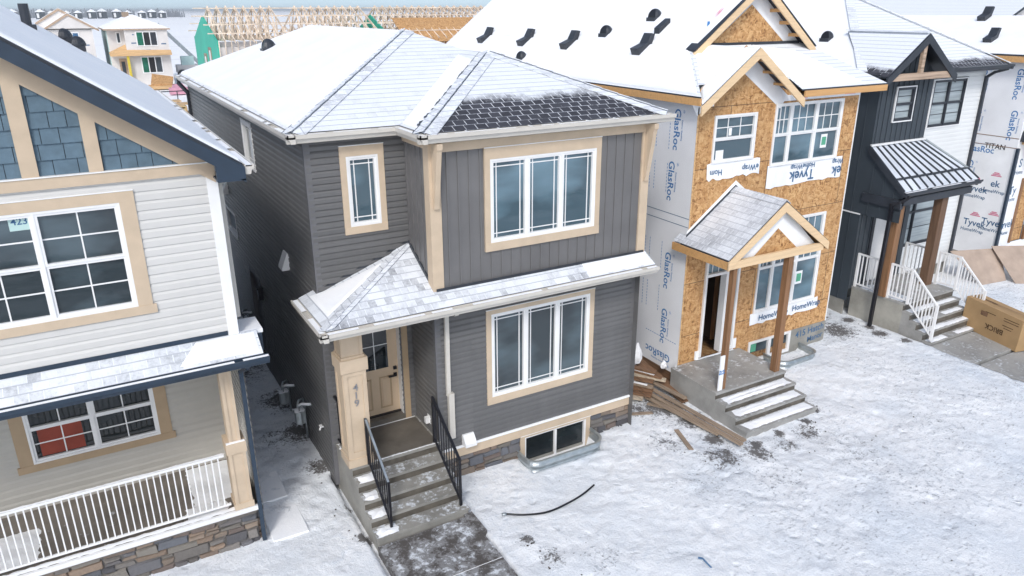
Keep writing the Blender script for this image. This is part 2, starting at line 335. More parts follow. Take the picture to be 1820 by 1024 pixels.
def batten(mb, fr, poly, holes, m, sp=.19, w=.028, d=.016):
    flat(mb, fr, poly, holes, m)
    u = min(p[0] for p in poly)+sp*.5; top = max(p[0] for p in poly)
    while u < top-.02:
        pl = clip(clip(poly, -1, 0, -(u-w/2)), 1, 0, u+w/2)
        if len(pl) > 2:
            for c in cells(pl, [(max(h[0], u-w/2), min(h[1], u+w/2), h[2], h[3]) for h in holes if h[0] < u+w/2 and h[1] > u-w/2]):
                if max(p[0] for p in c)-min(p[0] for p in c) < .01: continue
                mb.prism([fr.p(a, b, .001) for a, b in c], fr.n*d, m)
        u += sp
def rect(u0, u1, v0, v1): return [(u0, v0), (u1, v0), (u1, v1), (u0, v1)]
def window(par, fr, u0, u1, v0, v1, cas=(.10, .10, .16, .12), cmat='tan trim', fmat='white vinyl', sashes=3, style='prairie', glass='glass', sill=False, label=None, th=(.034, .032)):
    """outer casing rectangle; casing left,right,top,bottom widths"""
    a, b, c, d = u0+cas[0], u1-cas[1], v0+cas[3], v1-cas[2]
    f = MB(); W = th[0]
    f.mi(fmat)
    fr.box(f, a, b, c, c+W, -.07, .034, fmat); fr.box(f, a, b, d-W, d, -.07, .034, fmat)
    fr.box(f, a, a+W, c+W, d-W, -.07, .034, fmat); fr.box(f, b-W, b, c+W, d-W, -.07, .034, fmat)
    cols = sashes if isinstance(sashes, int) else len(sashes)
    fracs = [1/cols]*cols if isinstance(sashes, int) else [x/sum(sashes) for x in sashes]
    xs = [a+W]
    for q in fracs: xs.append(xs[-1]+(b-a-2*W)*q)
    for x in xs[1:-1]: fr.box(f, x-th[0]*.5, x+th[0]*.5, c+W, d-W, -.06, .030, fmat)
    win = f.build('window', par)
    if label: win['label'] = label
    if cmat:
        k = MB()
        fr.box(k, u0, u1, d, v1, .001, .040, cmat); e = .04 if sill else 0
        fr.box(k, u0-e, u1+e, v0, c, .001, .044, cmat)
        fr.box(k, u0, a, c, d, .001, .036, cmat); fr.box(k, b, u1, c, d, .001, .036, cmat)
        fr.box(k, u0-.004, u1+.004, v1, v1+.012, .001, .048, fmat)      # flashing with a little snow
        k.build('casing', win)
    g = MB(); s = MB(); mu = MB()
    for i in range(cols):
        x0 = xs[i]+(th[0]*.5 if i else 0); x1 = xs[i+1]-(th[0]*.5 if i < cols-1 else 0); z0, z1 = c+W, d-W
        parts = [(x0, x1, z0, z1)] if style != 'hung' else [(x0, x1, z0, z0+(z1-z0)*.5), (x0, x1, z0+(z1-z0)*.5, z1)]
        for j, (p0, p1, q0, q1) in enumerate(parts):
            t = th[1]; n1 = .012 if (style == 'hung' and j == 0) else .022
            fr.box(s, p0, p1, q0, q0+t, -.05, n1, fmat); fr.box(s, p0, p1, q1-t, q1, -.05, n1, fmat)
            fr.box(s, p0, p0+t, q0+t, q1-t, -.05, n1, fmat); fr.box(s, p1-t, p1, q0+t, q1-t, -.05, n1, fmat)
            g0, g1, h0, h1 = p0+t, p1-t, q0+t, q1-t
            fr.box(g, g0, g1, h0, h1, -.06, -.028, glass if isinstance(glass, str) else glass[i % len(glass)])
            def bar(*r): fr.box(mu, *r, -.0279, -.019, fmat)
            if style == 'prairie':
                e = .07
                for y in (h0+e, h1-e): bar(g0, g1, y-.008, y+.008)
                for x in (g0+e, g1-e): fr.box(mu, x-.008, x+.008, h0, h1, -.0279, -.0185, fmat)
            elif style in ('cross', 'hung'):
                if style == 'cross' or grid_ok(style, j): 
                    bar(g0, g1, (h0+h1)/2-.009, (h0+h1)/2+.009)
                    nb = HUNG['cols'] if HUNG['cols'] < 3 else (2 if g1-g0 < .35 else 3)
                    for q in range(1, nb):
                        x = g0+(g1-g0)*q/nb; fr.box(mu, x-.009, x+.009, h0, h1, -.0279, -.0185, fmat)
    s.build('sash', win); g.build('pane', win)
    if mu.v: mu.build('grille', win)
    return win
HUNG = {'cols': 2, 'lower': True}
def grid_ok(style, j): return HUNG['lower'] or j == 1
def gutter(mb, p, q, n, m, w=.12, h=.13):
    """K-style gutter from p to q (top outer edge of roof), n outward"""
    p, q, n = V(p), V(q), V(n)
    prof = [(0, 0), (0, -h), (w*.6, -h), (w*.75, -h*.55), (w, -h*.45), (w, 0), (w-.02, 0), (w-.02, -.03), (.015, -.03), (.015, 0)]
    A = [p+n*a+V((0, 0, b)) for a, b in prof]; B = [q+n*a+V((0, 0, b)) for a, b in prof]
    for i in range(len(prof)):
        j = (i+1) % len(prof); mb.face([A[i], A[j], B[j], B[i]], m)
    mb.face(A[::-1], m); mb.face(B, m)
def gutter_ice(mb, p, q, n, w=.12):
    p, q, n = V(p), V(q), V(n); L = (q-p).length; k = int(L/.12)+1
    for i in range(k):
        if mn.noise(V((i*.35, p.x, p.y+.3))) > -.25:
            a = p+(q-p)*(i/k); b = p+(q-p)*((i+1)/k)
            mb.face([a+n*.016+V((0, 0, -.008)), b+n*.016+V((0, 0, -.008)), b+n*(w-.022)+V((0, 0, -.012)), a+n*(w-.022)+V((0, 0, -.012))], 'snow')
def roof_slab(mb, pts, m, th=.05, uvo=None, um='charcoal metal'):
    pts = [V(p) for p in pts]; dn = V((0, 0, -th)); mb.face(pts, m, uvo); lo = [p+dn for p in pts]; mb.face(lo[::-1], um)
    for i in range(len(pts)):
        j = (i+1) % len(pts); mb.face([lo[i], lo[j], pts[j], pts[i]], um)
def snow_sheet(mb, pts, inset, th=.035, res=.3, amp=.012, ins=None):
    """a blanket of snow lying on a convex sloping polygon, rounded at its edge"""
    pts = [V(p) for p in pts]; c = sum(pts, V())/len(pts); n = (pts[1]-pts[0]).cross(pts[2]-pts[1]).normalized()
    if n.z < 0: n = -n
    L = len(pts); ins = ins or [inset]*L
    def inner(ds):
        o = []
        for i in range(L):
            a, b, d = pts[i-1], pts[i], pts[(i+1) % L]; e1 = (b-a).normalized(); e2 = (d-b).normalized()
            m1 = n.cross(e1); m2 = n.cross(e2)
            if m1.dot(c-a) < 0: m1 = -m1
            if m2.dot(c-b) < 0: m2 = -m2
            # offset line intersection in plane
            d1, d2 = ds[i-1], ds[i]; den = e1.cross(e2).dot(n)
            w0 = b+m1*d1; w1 = b+m2*d2
            o.append(w0 if abs(den) < 1e-5 else w0+e1*((w1-w0).cross(e2).dot(n)/den))
        return o
    r0 = inner(ins); r1 = inner([x+.02 for x in ins]); r2 = inner([x+.06 for x in ins])
    A = [p+n*.002 for p in r0]; B = [p+n*th*.6 for p in r1]; D = [p+n*th for p in r2]
    for X, Y in ((A, B), (B, D)):
        for i in range(L):
            j = (i+1) % L; mb.face([X[i], X[j], Y[j], Y[i]], 'snow')
    mb.face(D, 'snow')
def downspout(par, pts, m, w=.07):
    b = MB(); pts = [V(p) for p in pts]
    for p, q in zip(pts[:-1], pts[1:]):
        d = (q-p).normalized(); b.beam(p-d*w*.3, q+d*w*.3, w, w*.8, m, up=(0, 1, 0) if abs(d.z) > .7 else (0, 0, 1))
    return b.build('downspout', par)
def hood_vent(par, p, m='charcoal metal', s=1.0):
    """low dome-shaped roof exhaust, open downhill to the street"""
    b = MB(); p = V(p); n1, n2 = 7, 12
    def q(i, k):
        th = math.pi/2*i/n1; a = -2.2+4.4*k/n2
        return p+V((math.cos(a)*math.cos(th)*.21*s+.02, math.sin(a)*math.cos(th)*.20*s, math.sin(th)*.24*s+.02))
    for i in range(n1):
        for k in range(n2): b.face([q(i, k), q(i, k+1), q(i+1, k+1), q(i+1, k)], m)
    b.face([q(i, 0) for i in range(n1+1)]+[q(i, n2) for i in range(n1-1, -1, -1)], 'black metal')
    b.box(p.x-.14*s, p.x+.2*s, p.y-.18*s, p.y+.18*s, p.z-.10, p.z+.022, m)
    return b.build('roof_vent', par)
def slant_vent(par, p, m='charcoal metal'):
    b = MB(); p = V(p)
    b.prism([p+V((-.22, -.13, -.14)), p+V((.10, -.13, .02)), p+V((.20, -.13, .30)), p+V((.10, -.13, .32)), p+V((-.02, -.13, .10)), p+V((-.28, -.13, .0))], (0, .26, 0), m)
    return b.build('roof_vent', par)
def up_(pts):
    pts = [V(p) for p in pts]; n = V((0, 0, 0))
    for i in range(len(pts)): n += pts[i].cross(pts[(i+1) % len(pts)])
    return pts if n.z > 0 else pts[::-1]
TINTS = [(.24, .22, .19), (.19, .175, .16), (.28, .22, .17), (.23, .17, .13), (.30, .22, .16), (.15, .15, .16), (.20, .19, .19), (.10, .10, .11), (.26, .24, .22), (.33, .26, .20), (.18, .14, .12), (.13, .14, .16)]
def stone_wall(par, fr, u0, u1, v0, v1, holes=(), seed=1, rh=(.09, .2), ln=(.14, .42)):
    R = random.Random(seed); b = MB(); z = v0
    flat(b, fr, rect(u0, u1, v0, v1), list(holes), 'mortar', .002)
    while z < v1-.02:
        h = min(R.uniform(*rh), v1-z)
        if v1-z-h < .05: h = v1-z
        u = u0
        while u < u1-.01:
            l = min(R.uniform(*ln)*(.7+h*2), u1-u)
            if u1-u-l < .07: l = u1-u
            pieces = [(z, h)]
            if h > .14 and R.random() < .35: k = R.uniform(.35, .65)*h; pieces = [(z, k), (z+k, h-k)]
            for pz, ph in pieces:
                for hx in [None]:
                    a0, a1 = u, u+l; skip = False
                    for H in holes:
                        if a1 > H[0]+.01 and a0 < H[1]-.01 and pz+ph > H[2]+.01 and pz < H[3]-.01:
                            if a0 < H[0]-.04: a1 = H[0]
                            elif a1 > H[1]+.04: a0 = H[1]
                            else: skip = True
                    if skip or a1-a0 < .03: continue
                    c = TINTS[R.randrange(len(TINTS))]; k = R.uniform(.75, 1.25); c = tuple(x*k for x in c); g = .006; d = R.uniform(.03, .055)
                    A = [fr.p(x+R.uniform(-.024, .024), y+R.uniform(-.016, .016), n) for n, e in ((.003, 0), (d, .012)) for x, y in ((a0+g+e, pz+g+e), (a1-g-e, pz+g+e), (a1-g-e, pz+ph-g-e), (a0+g+e, pz+ph-g-e))]
                    for q in ((4, 5, 6, 7), (0, 1, 5, 4), (1, 2, 6, 5), (2, 3, 7, 6), (3, 0, 4, 7)): b.face([A[i] for i in q], 'stone', None, c)
            u += l
        z += h
    return b.build('stone_veneer', par)
def lump(mb, x0, x1, y0, y1, z, h=.03, seed=0, m='snow'):
    """an irregular low drift of snow on a flat surface"""
    R = random.Random(seed); nx, ny = max(3, int((x1-x0)/.06)), max(3, int((y1-y0)/.05)); g = []
    for i in range(nx+1):
        r = []
        for j in range(ny+1):
            a, b = i/nx, j/ny; e = min(a, 1-a)*2; f = min(b, 1-b)*2; jx = R.uniform(-.02, .02) if 0 < a < 1 else R.uniform(-.03, .03)
            k = min(1, e*2.2)*min(1, f*2.2)
            r.append(V((x0+(x1-x0)*a+jx, y0+(y1-y0)*b+R.uniform(-.012, .012), z+.003+k*h*(.6+.7*mn.noise(V((x0+a*3, y0+b*3, seed)))))))
        g.append(r)
    for i in range(nx):
        for j in range(ny): mb.face([g[i][j], g[i+1][j], g[i+1][j+1], g[i][j+1]], m)
def steps(par, name, x0, x1, ytop, yback, ztop, n, rise, tread, m, side=.0, z0=-.35):
    b = MB(); pts = [(yback, z0), (yback, ztop)]
    y, z = ytop, ztop
    b.box(x0, x1, y+.02, yback, z0, z-.05, m if x0 < 14 else 'porch block'); b.box(x0-.012, x1+.012, y-.005, yback, z-.05, z, m)
    for k in range(n):
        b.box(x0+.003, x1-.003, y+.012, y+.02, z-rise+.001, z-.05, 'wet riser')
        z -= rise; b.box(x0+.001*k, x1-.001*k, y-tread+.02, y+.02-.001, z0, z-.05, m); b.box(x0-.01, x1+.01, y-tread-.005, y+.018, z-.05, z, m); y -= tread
    return b.build(name, par, weld=False)
def baluster_rail(par, name, p, q, h, m, post=.04, bal=.016, sp=.115, posts=(1, 1), bottom=.08, top=.045, cap=None):
    """railing whose feet run from p to q (may slope); h above the feet line"""
    p, q = V(p), V(q); b = MB(); L = (q-p).length; up = V((0, 0, 1))
    b.beam(p+up*h, q+up*h, top, top*.75, m); r = b.build(name, par)
    for on, c in zip(posts, (p, q)):
        if on: t = MB(); t.beam(c, c+up*(h+.02), post, post, m, up=(0, 1, 0)); t.build('post', r)
    t = MB(); t.beam(p+up*bottom, q+up*bottom, top*.7, top*.6, m)
    if cap: t.beam(p+up*(h+top*.42), q+up*(h+top*.42), top*.8, .012, cap)  # paler strip on the rail top, a highlight built as a bar
    t.build('bottom_rail', r)
    k = int(L/sp); w = MB()
    for i in range(1, k): a = p+(q-p)*i/k; w.beam(a+up*bottom, a+up*h, bal, bal, m, up=(0, 1, 0))
    w.build('balusters', r); return r
# ================================================================ the dark grey house, number 419
A = root('grey_house', 'dark grey sided house with tan window trim and number 419 on its porch column', 'house', (2.9, .2, 0))
mw = MB(); lap(mw, FL(0), rect(-13.2, -1.0, -.1, 6.25), [(-5.66, -4.76, 4.96, 5.86), (-9.15, -7.95, 2.76, 3.36), (-7.0, -5.98, .2, 2.32)], 'grey siding')
mw.build('side_wall', A)
mw = MB(); lap(mw, FX(1.0), rect(0, 1.6, 3.4, 6.25), [(.59, 1.18, 4.62, 5.88)], 'grey siding'); lap(mw, FX(1.0), rect(0, .36, .5, 3.4), [], 'grey siding')
lap(mw, FX(1.2), rect(.36, 1.66, .6, 3.4), [(.52, 1.40, .6, 2.99)], 'grey siding'); mw.face([(.36, 1.0, .6), (.36, 1.2, .6), (.36, 1.2, 3.4), (.36, 1.0, 3.4)], 'grey siding')
lap(mw, FL(1.66), rect(-1.2, -.16, .5, 3.4), [], 'grey siding')
lap(mw, FX(.16), rect(1.66, 5.8, .55, 3.55), [(2.68, 4.76, 1.39, 3.02)], 'grey siding')
mw.build('front_wall', A)
mw = MB(); batten(mw, FX(0), rect(1.6, 5.8, 3.55, 6.2), [(2.62, 4.67, 4.32, 5.74)], 'grey batten siding'); batten(mw, FL(1.6), rect(-1.0, 0, 3.55, 6.2), [], 'grey batten siding')
flat(mw, FRt(5.8), rect(0, 13.2, -.3, 6.25), [], 'grey siding'); flat(mw, Fr((0, 13.2, 0), (-1, 0, 0), (0, 1, 0)), rect(-5.8, 0, -.3, 6.25), [], 'grey siding'); mw.face([(1.6, 0, 3.56), (5.8, 0, 3.56), (5.8, .16, 3.56), (1.6, .16, 3.56)], 'grey batten siding')
mw.build('bay_wall', A)
mw = MB()      # concrete foundation and dark interior backs
FX(1.0).box(mw, .03, .36, -.4, .5, -.6, .0, 'concrete'); FX(.16).box(mw, 1.66, 5.8, -.45, -.16, -.2, .0, 'concrete')
for x0, x1, z in ((0.03, 5.77, 1),): mw.box(.04, 5.76, 1.05, 13.15, -.4, -.08, 'concrete')
mw.build('foundation', A)
for nm, x, y, z0, z1 in (('corner_trim', 0, 1.0, -.0, 6.12), ('corner_trim', 1.66, .16, .62, 3.5), ('corner_trim', 5.8, .16, .62, 3.5)):
    c = MB(); c.box(x-.024, x+.075, y-.024, y+.07, z0, z1, 'grey corner') if x < 5 else c.box(x-.07, x+.024, y-.024, y+.07, z0, z1, 'grey corner'); c.build(nm, A)
c = MB(); c.box(1.57, 1.76, -.035, .16, 3.60, 6.08, 'tan trim'); c.build('corner_board', A)
c = MB(); c.box(5.66, 5.835, -.035, .16, 3.62, 6.08, 'tan trim'); c.build('corner_board', A)
c = MB(); c.box(1.76, 5.66, -.03, -.001, 5.905, 6.10, 'tan trim'); c.box(1.565, 1.599, .16, 1.0, 5.96, 6.10, 'tan trim'); c.build('frieze_board', A)
c = MB(); FX(.16).box(c, 1.66, 5.82, .42, .60, .001, .045, 'tan trim'); FX(.16).box(c, 1.66, 5.83, .60, .615, .001, .07, 'white vinyl')
c.mi('snow'); FX(.16).box(c, 1.70, 5.82, .6155, .632, .016, .062, 'snow'); c.build('belly_board', A)
stone_wall(A, FX(.16), 1.66, 3.27, -.14, .42, (), 3); stone_wall(A, FX(.16), 4.86, 5.81, -.14, .42, (), 4)
c = MB(); FX(.16).box(c, 1.66, 3.25, -.16, -.135, .0, .075, 'white vinyl'); FX(.16).box(c, 4.88, 5.82, -.16, -.135, .0, .075, 'white vinyl'); c.build('base_flashing', A)
# windows
window(A, FX(1.0), .52, 1.24, 4.54, 5.95, (.10, .10, .16, .12), sashes=1, glass='glass blue')
window(A, FX(0), 2.52, 4.77, 4.21, 5.90, (.10, .10, .18, .14), sashes=3, glass='glass blue')
window(A, FX(.16), 2.59, 4.86, 1.28, 3.10, (.10, .10, .08, .14), sashes=3, glass='glass')
window(A, FX(.16), 3.27, 4.86, -.24, .42, (.10, .10, .04, .0), sashes=2, style='plain', glass='glass deep', th=(.020, .013))
window(A, FL(0), -5.70, -4.74, 4.94, 5.88, (.04, .04, .04, .04), 'white vinyl', sashes=1, glass='glass')
window(A, FL(0), -9.18, -7.94, 2.74, 3.38, (.04, .04, .04, .04), 'white vinyl', sashes=1, style='plain', glass='curtain')
# front door
fr = FX(1.2)
d = MB(); fr.box(d, .52, 1.40, .96, 2.99, -.20, -.155, 'tan door'); door = d.build('front_door', A)
d = MB(); fr.box(d, .67, 1.25, 1.84, 2.86, -.1549, -.13, 'tan door')
for z0, z1 in ((1.07, 1.70),):
    for x0, x1 in ((.66, .88), (1.03, 1.26)):
        fr.box(d, x0, x1, z0, z0+.025, -.1549, -.142, 'tan trim deep'); fr.box(d, x0, x1, z1-.025, z1, -.1549, -.142, 'tan trim deep'); fr.box(d, x0, x0+.025, z0+.025, z1-.025, -.1549, -.142, 'tan trim deep'); fr.box(d, x1-.025, x1, z0+.025, z1-.025, -.1549, -.142, 'tan trim deep'); fr.box(d, x0+.05, x1-.05, z0+.05, z1-.05, -.1549, -.144, 'tan door')
d.build('door_moulding', door)
d = MB(); fr.box(d, .71, 1.21, 1.88, 2.82, -.1299, -.126, 'glass deep'); d.build('door_glass', door)
d = MB(); fr.box(d, .953, .967, 1.88, 2.82, -.1255, -.118, 'white vinyl'); fr.box(d, .71, 1.21, 2.34, 2.354, -.1257, -.1185, 'white vinyl'); d.build('glass_grille', door)
d = MB(); fr.box(d, 1.305, 1.365, 1.80, 1.86, -.1549, -.12, 'black metal'); fr.box(d, 1.305, 1.365, 1.655, 1.73, -.1549, -.13, 'black metal'); fr.box(d, 1.20, 1.345, 1.675, 1.70, -.13, -.09, 'black metal'); d.build('door_handle', door)
d = MB(); fr.box(d, 1.40, 1.43, .90, 2.99, -.20, .0, 'white vinyl'); fr.box(d, .49, .52, .90, 2.99, -.20, .0, 'white vinyl'); fr.box(d, .49, 1.43, 2.99, 3.02, -.2, 0, 'white vinyl')
fr.box(d, 1.43, 1.54, .845, 3.12, -.0, .035, 'tan trim deep'); fr.box(d, .40, .49, .845, 3.12, -.0, .035, 'tan trim deep'); fr.box(d, .49, 1.43, 3.02, 3.12, -.0, .035, 'tan trim deep'); d.build('door_frame', A)
d = MB(); fr.box(d, .44, 1.44, .84, .94, -.20, .03, 'porch concrete'); fr.box(d, .52, 1.40, .94, .96, -.20, -.10, 'black metal'); fr.box(d, .44, 1.60, .831, .842, .0301, .045, 'white vinyl'); d.build('door_sill', A)
# side door with lamp
d = MB(); s_ = FL(0); s_.box(d, -6.98, -6.0, .22, 2.3, -.10, -.06, 'grey corner'); s_.box(d, -7.07, -6.98, .15, 2.38, -.08, .03, 'grey corner'); s_.box(d, -6.0, -5.91, .15, 2.38, -.08, .03, 'grey corner'); s_.box(d, -7.07, -5.91, 2.3, 2.38, -.08, .032, 'grey corner'); d.build('side_door', A)
d = MB(); s_.box(d, -5.80, -5.68, 1.95, 2.2, .012, .12, 'black metal'); s_.box(d, -5.82, -5.66, 2.2, 2.24, .012, .15, 'black metal'); d.build('wall_lamp', A)
def side_hood(par, y, z, s=.22):
    d = MB(); d.prism([(-.012, y-s/2, z-s*.6), (-.012, y-s/2, z+s*.5), (-.05, y-s/2, z+s*.5), (-.16, y-s/2, z-s*.45), (-.16, y-s/2, z-s*.6)], (0, s, 0), 'white vinyl'); return d.build('wall_vent', par)
side_hood(A, 2.9, 3.68, .28); side_hood(A, 8.6, 3.9, .25)
d = MB(); d.prism([(2.07, .147, .64), (2.07, .147, .84), (2.07, .10, .84), (2.07, -.02, .70), (2.07, -.02, .64)], (.22, 0, 0), 'white vinyl'); d.build('wall_vent', A)
d = MB(); d.tube([(-.01, 1.45, .95), (-.08, 1.45, .95), (-.10, 1.45, .90)], .016, 'white vinyl'); d.box(-.10, -.05, 1.41, 1.49, .97, .985, 'white vinyl'); d.build('hose_tap', A)
d = MB(); d.box(1.63, 1.655, .50, .62, 1.0, 1.16, 'white vinyl'); d.box(1.56, 1.63, .52, .60, 1.01, 1.12, 'white vinyl'); d.build('power_outlet', A)
# roof
T = .425; ZE = 6.23
def zr(d_): return ZE+T*d_
a0, a1, b0, b1, c0, bk = -.18, 6.03, .82, -.18, 1.47, 13.4
hw = (a1-a0)/2; rx = (a0+a1)/2; hb = (a1-c0)/2; bx = (a1+c0)/2
mat_shingle('shingle front', .80, None, None, joint=.4, patch=.5); mat_shingle('shingle bay', .86, .40, 1.15, joint=1.1, patch=.7, tw=.19); mat_shingle('shingle cap', .72, joint=.2, patch=.5, tone=(.20, .21, .24))
mat_shingle('shingle skirt', .66, joint=.4, patch=.7, tabv=.2, tw=.135, tone=(.17, .18, .21))
P1 = V((rx, b0+hw, zr(hw))); P2 = V((rx, bk-hw, zr(hw))); Q1 = V((bx, b1+hb, zr(hb))); Q2 = V((bx, b0+hb, zr(hb)))
e = lambda x, y: V((x, y, ZE))
rf = MB(); left = up_([e(a0, bk), e(a0, b0), P1, P2]); front = up_([e(a0, b0), e(c0, b0), Q2, P1]); bl = up_([e(c0, b0), e(c0, b1), Q1, Q2]); bf = up_([e(c0, b1), e(a1, b1), Q1]); rt = up_([e(a1, b1), e(a1, bk), P2, P1, Q2, Q1]); bkk = up_([e(a0, bk), P2, e(a1, bk)])
roof_slab(rf, left, 'shingle dark', .04, e(a0, b0)); roof_slab(rf, front, 'shingle front', .04, e(a0, b0)); roof_slab(rf, bl, 'shingle front', .04, e(c0, b0)); roof_slab(rf, bf, 'shingle bay', .04, e(c0, b1)); roof_slab(rf, rt, 'shingle front', .04, e(a1, b1)); roof_slab(rf, bkk, 'shingle front', .04, e(a0, bk))
roofA = rf.build('roof', A)
sn = MB(); snow_sheet(sn, left, .05, .055, ins=[.05]*4)
sn2 = [left[i] for i in range(4)]
snow_sheet(sn, up_([e(c0, b0)+V((.02, .02, .0)), e(c0, b1+.25)+V((.02, 0, 0)), Q1+V((-.25, .0, -.106)), Q2+V((-.12, .0, -.05))]), .04, .03)
snow_sheet(sn, up_([e(c0-.02, b0), Q2+V((-.1, .05, 0)), Q2+V((-.55, .45, 0))]), .02, .022)
sn.build('snow_cover', roofA)
cp = MB()
for p, q, n1, n2 in ((e(a0, b0), P1, V((-T, 0, 1)), V((0, -T, 1))), (e(c0, b1), Q1, V((-T, 0, 1)), V((0, -T, 1))), (e(a1, b1), Q1, V((T, 0, 1)), V((0, -T, 1)))):
    d_ = (q-p).normalized(); cp = MB()
    for n in (n1, n2):
        n = n.normalized(); s1 = n.cross(d_)
        if s1.dot(n1-n2 if n == n1.normalized() else n2-n1) < 0: s1 = -s1
        w_ = .17; h_ = .018 if n == n2.normalized() else .046
        o_ = n*h_; up0 = V((0, 0, .03)); k = int((q-p).length/.30)
        for i in range(k):
            a = p+(q-p)*(i/k); b = p+(q-p)*((i+1)/k); lift = n*.008
            cp.prism(up_([a+o_+lift, b+o_, b+o_+s1*w_, a+o_+s1*w_+lift]), -n*.012, 'shingle cap')
    cp.build('ridge_cap', roofA)
cp = MB(); R = random.Random(14)      # the bare lifted edge of the cap shingles, free of snow
for p, q, amt in ((e(a0, b0), P1, .75), (e(c0, b1), Q1, .9)):
    d_ = (q-p).normalized(); n = V((-T, 0, 1)).normalized(); s1 = n.cross(d_); s1 = s1 if s1.x < 0 or s1.y > 0 else -s1
    if (s1.x-s1.y) > 0: s1 = -s1
    k = int((q-p).length/.09)
    for i in range(k):
        if R.random() > amt: continue
        w_ = R.uniform(.015, .05)*(2.2 if (amt > .8 and .06 < i/k < .32) else 1); a = p+(q-p)*(i/k)+s1*.165+n*.050; b = p+(q-p)*((i+1)/k)+s1*.165+n*.050; cp.face(up_([a, b, b+s1*w_, a+s1*w_*R.uniform(.6, 1)]), 'charcoal metal')
cp.build('cap_edge', roofA)
g = MB()
ZG = ZE-.012
for p, q, n in (((a0, bk, ZG), (a0, b0-.12, ZG), (-1, 0, 0)), ((a0-.12, b0, ZG), (c0, b0, ZG), (0, -1, 0)), ((c0, b0, ZG), (c0, b1-.12, ZG), (-1, 0, 0)), ((c0-.12, b1, ZG), (a1+.12, b1, ZG), (0, -1, 0)), ((a1, b1, ZG), (a1, bk, ZG), (1, 0, 0))): gutter(g, p, q, n, 'light gutter'); gutter_ice(g, p, q, n)
k = 0
while k < 9: x = c0+.1+k*.55; g.box(x, x+.02, b1-.12, b1+.02, ZG-.004, ZG+.01, 'white vinyl'); k += 1
g.build('gutter', roofA)
sf = MB()
for z0 in (ZE-.16,): sf.face([(a0, b0, z0), (a0, bk, z0), (0, bk, z0), (0, b0, z0)], 'light gutter'); sf.face([(0, b0, z0), (c0, b0, z0), (c0, 1.0, z0), (0, 1.0, z0)][::-1], 'light gutter'); sf.face([(c0, b1, z0), (c0, 1.0, z0), (1.6, 1.0, z0), (1.6, b1, z0)], 'light gutter'); sf.face([(1.6, b1, z0), (1.6, 0, z0), (a1, 0, z0), (a1, b1, z0)], 'light gutter'); sf.face([(5.8, 0, z0), (5.8, bk, z0), (a1, bk, z0), (a1, 0, z0)], 'light gutter')
sf.build('soffit', roofA)
hood_vent(roofA, (1.55, 9.78, ZE+T*1.73+.03), s=1.0); 
for x in (1.665, 5.75):      # knee brackets under the bay eave
    d = MB(); d.box(x-.045, x+.045, -.085, -.036, 5.05, 6.07, 'tan trim'); d.box(x-.045, x+.045, -.27, -.085, 5.98, 6.07, 'tan trim'); d.prism([(x-.04, -.085, 5.12), (x-.04, -.085, 5.22), (x-.04, -.26, 5.98), (x-.04, -.20, 5.98)] if 0 else [(x-.04, -.085, 5.06), (x-.04, -.085, 5.98), (x-.04, -.25, 5.98)], (.08, 0, 0), 'tan trim'); d.build('eave_bracket', A)
# skirt roof over the porch
zs = 3.53; S0, S1 = -.28, -.35; ap = V((1.6, 1.0, 4.24)); kf = (4.24-zs)/(1.0-S1); xr = 5.86
sk_ = MB(); lf = up_([(S0, S1, zs), ap, (0.0, 1.0, zs+.28*(4.24-zs)/(1.6-S0)), (0.0, 1.22, zs+.28*(4.24-zs)/(1.6-S0)), (S0, 1.22, zs)]); ff = up_([(S0, S1, zs), (1.6, S1, zs), ap])
f2 = up_([(1.6, S1, zs), (xr, S1, zs), (xr, 0, zs-kf*S1), (1.6, 0, zs-kf*S1)]); f3 = up_([(1.6, S1, zs), (1.6, 0, zs-kf*S1), ap]) 
mat_shingle('shingle skirt left', .75, joint=.2, patch=.6, tone=(.17, .18, .21))
roof_slab(sk_, lf, 'shingle skirt left', .03, (S0, S1, zs)); sk_.face(ff, 'shingle skirt', (S0, S1, zs)); roof_slab(sk_, f2, 'shingle skirt', .03, (S0, S1, zs))
sk_.face([(xr, S1, zs), (xr, 0, zs), (xr, 0, zs-kf*S1)], 'light gutter'); sk = sk_.build('skirt_roof', A)
d = MB(); snow_sheet(d, up_([(4.4, S1+.02, zs+.01), (xr, S1+.02, zs+.01), (xr, -.02, zs-kf*S1-.01), (4.4, -.02, zs-kf*S1-.01)]), .02, .02)
snow_sheet(d, up_([(S0+.12, S1+.35, zs+.05), V(ap)+V((-.35, -.15, -.13)), (0.25, .93, zs+.2), (S0+.12, 1.1, zs+.045)]), .03, .022); d.build('snow_cover', sk)
d = MB(); a = V((S0, S1, zs)); dd = ap-a
for i in range(11):
    p = a+dd*(i/11); q = a+dd*((i+1)/11)
    for s1, n in ((V((-.09, .12, .0)), V((-.38, 0, 1))), (V((.13, .03, .0)), V((0, -.52, 1)))):
        n.normalize(); s1 = s1-n*s1.dot(n); d.prism(up_([p+n*.03, q+n*.022, q+s1+n*.022, p+s1+n*.03]), -n*.012, 'shingle cap')
d.build('ridge_cap', sk)
d = MB(); gutter(d, (S0, 1.22, zs-.01), (S0, S1-.12, zs-.01), (-1, 0, 0), 'light gutter', .12, .12); gutter(d, (S0-.12, S1, zs-.01), (xr, S1, zs-.01), (0, -1, 0), 'light gutter', .12, .12); gutter_ice(d, (S0, 1.22, zs-.01), (S0, S1-.12, zs-.01), (-1, 0, 0)); gutter_ice(d, (S0, S1, zs-.01), (xr, S1, zs-.01), (0, -1, 0)); d.build('gutter', sk)
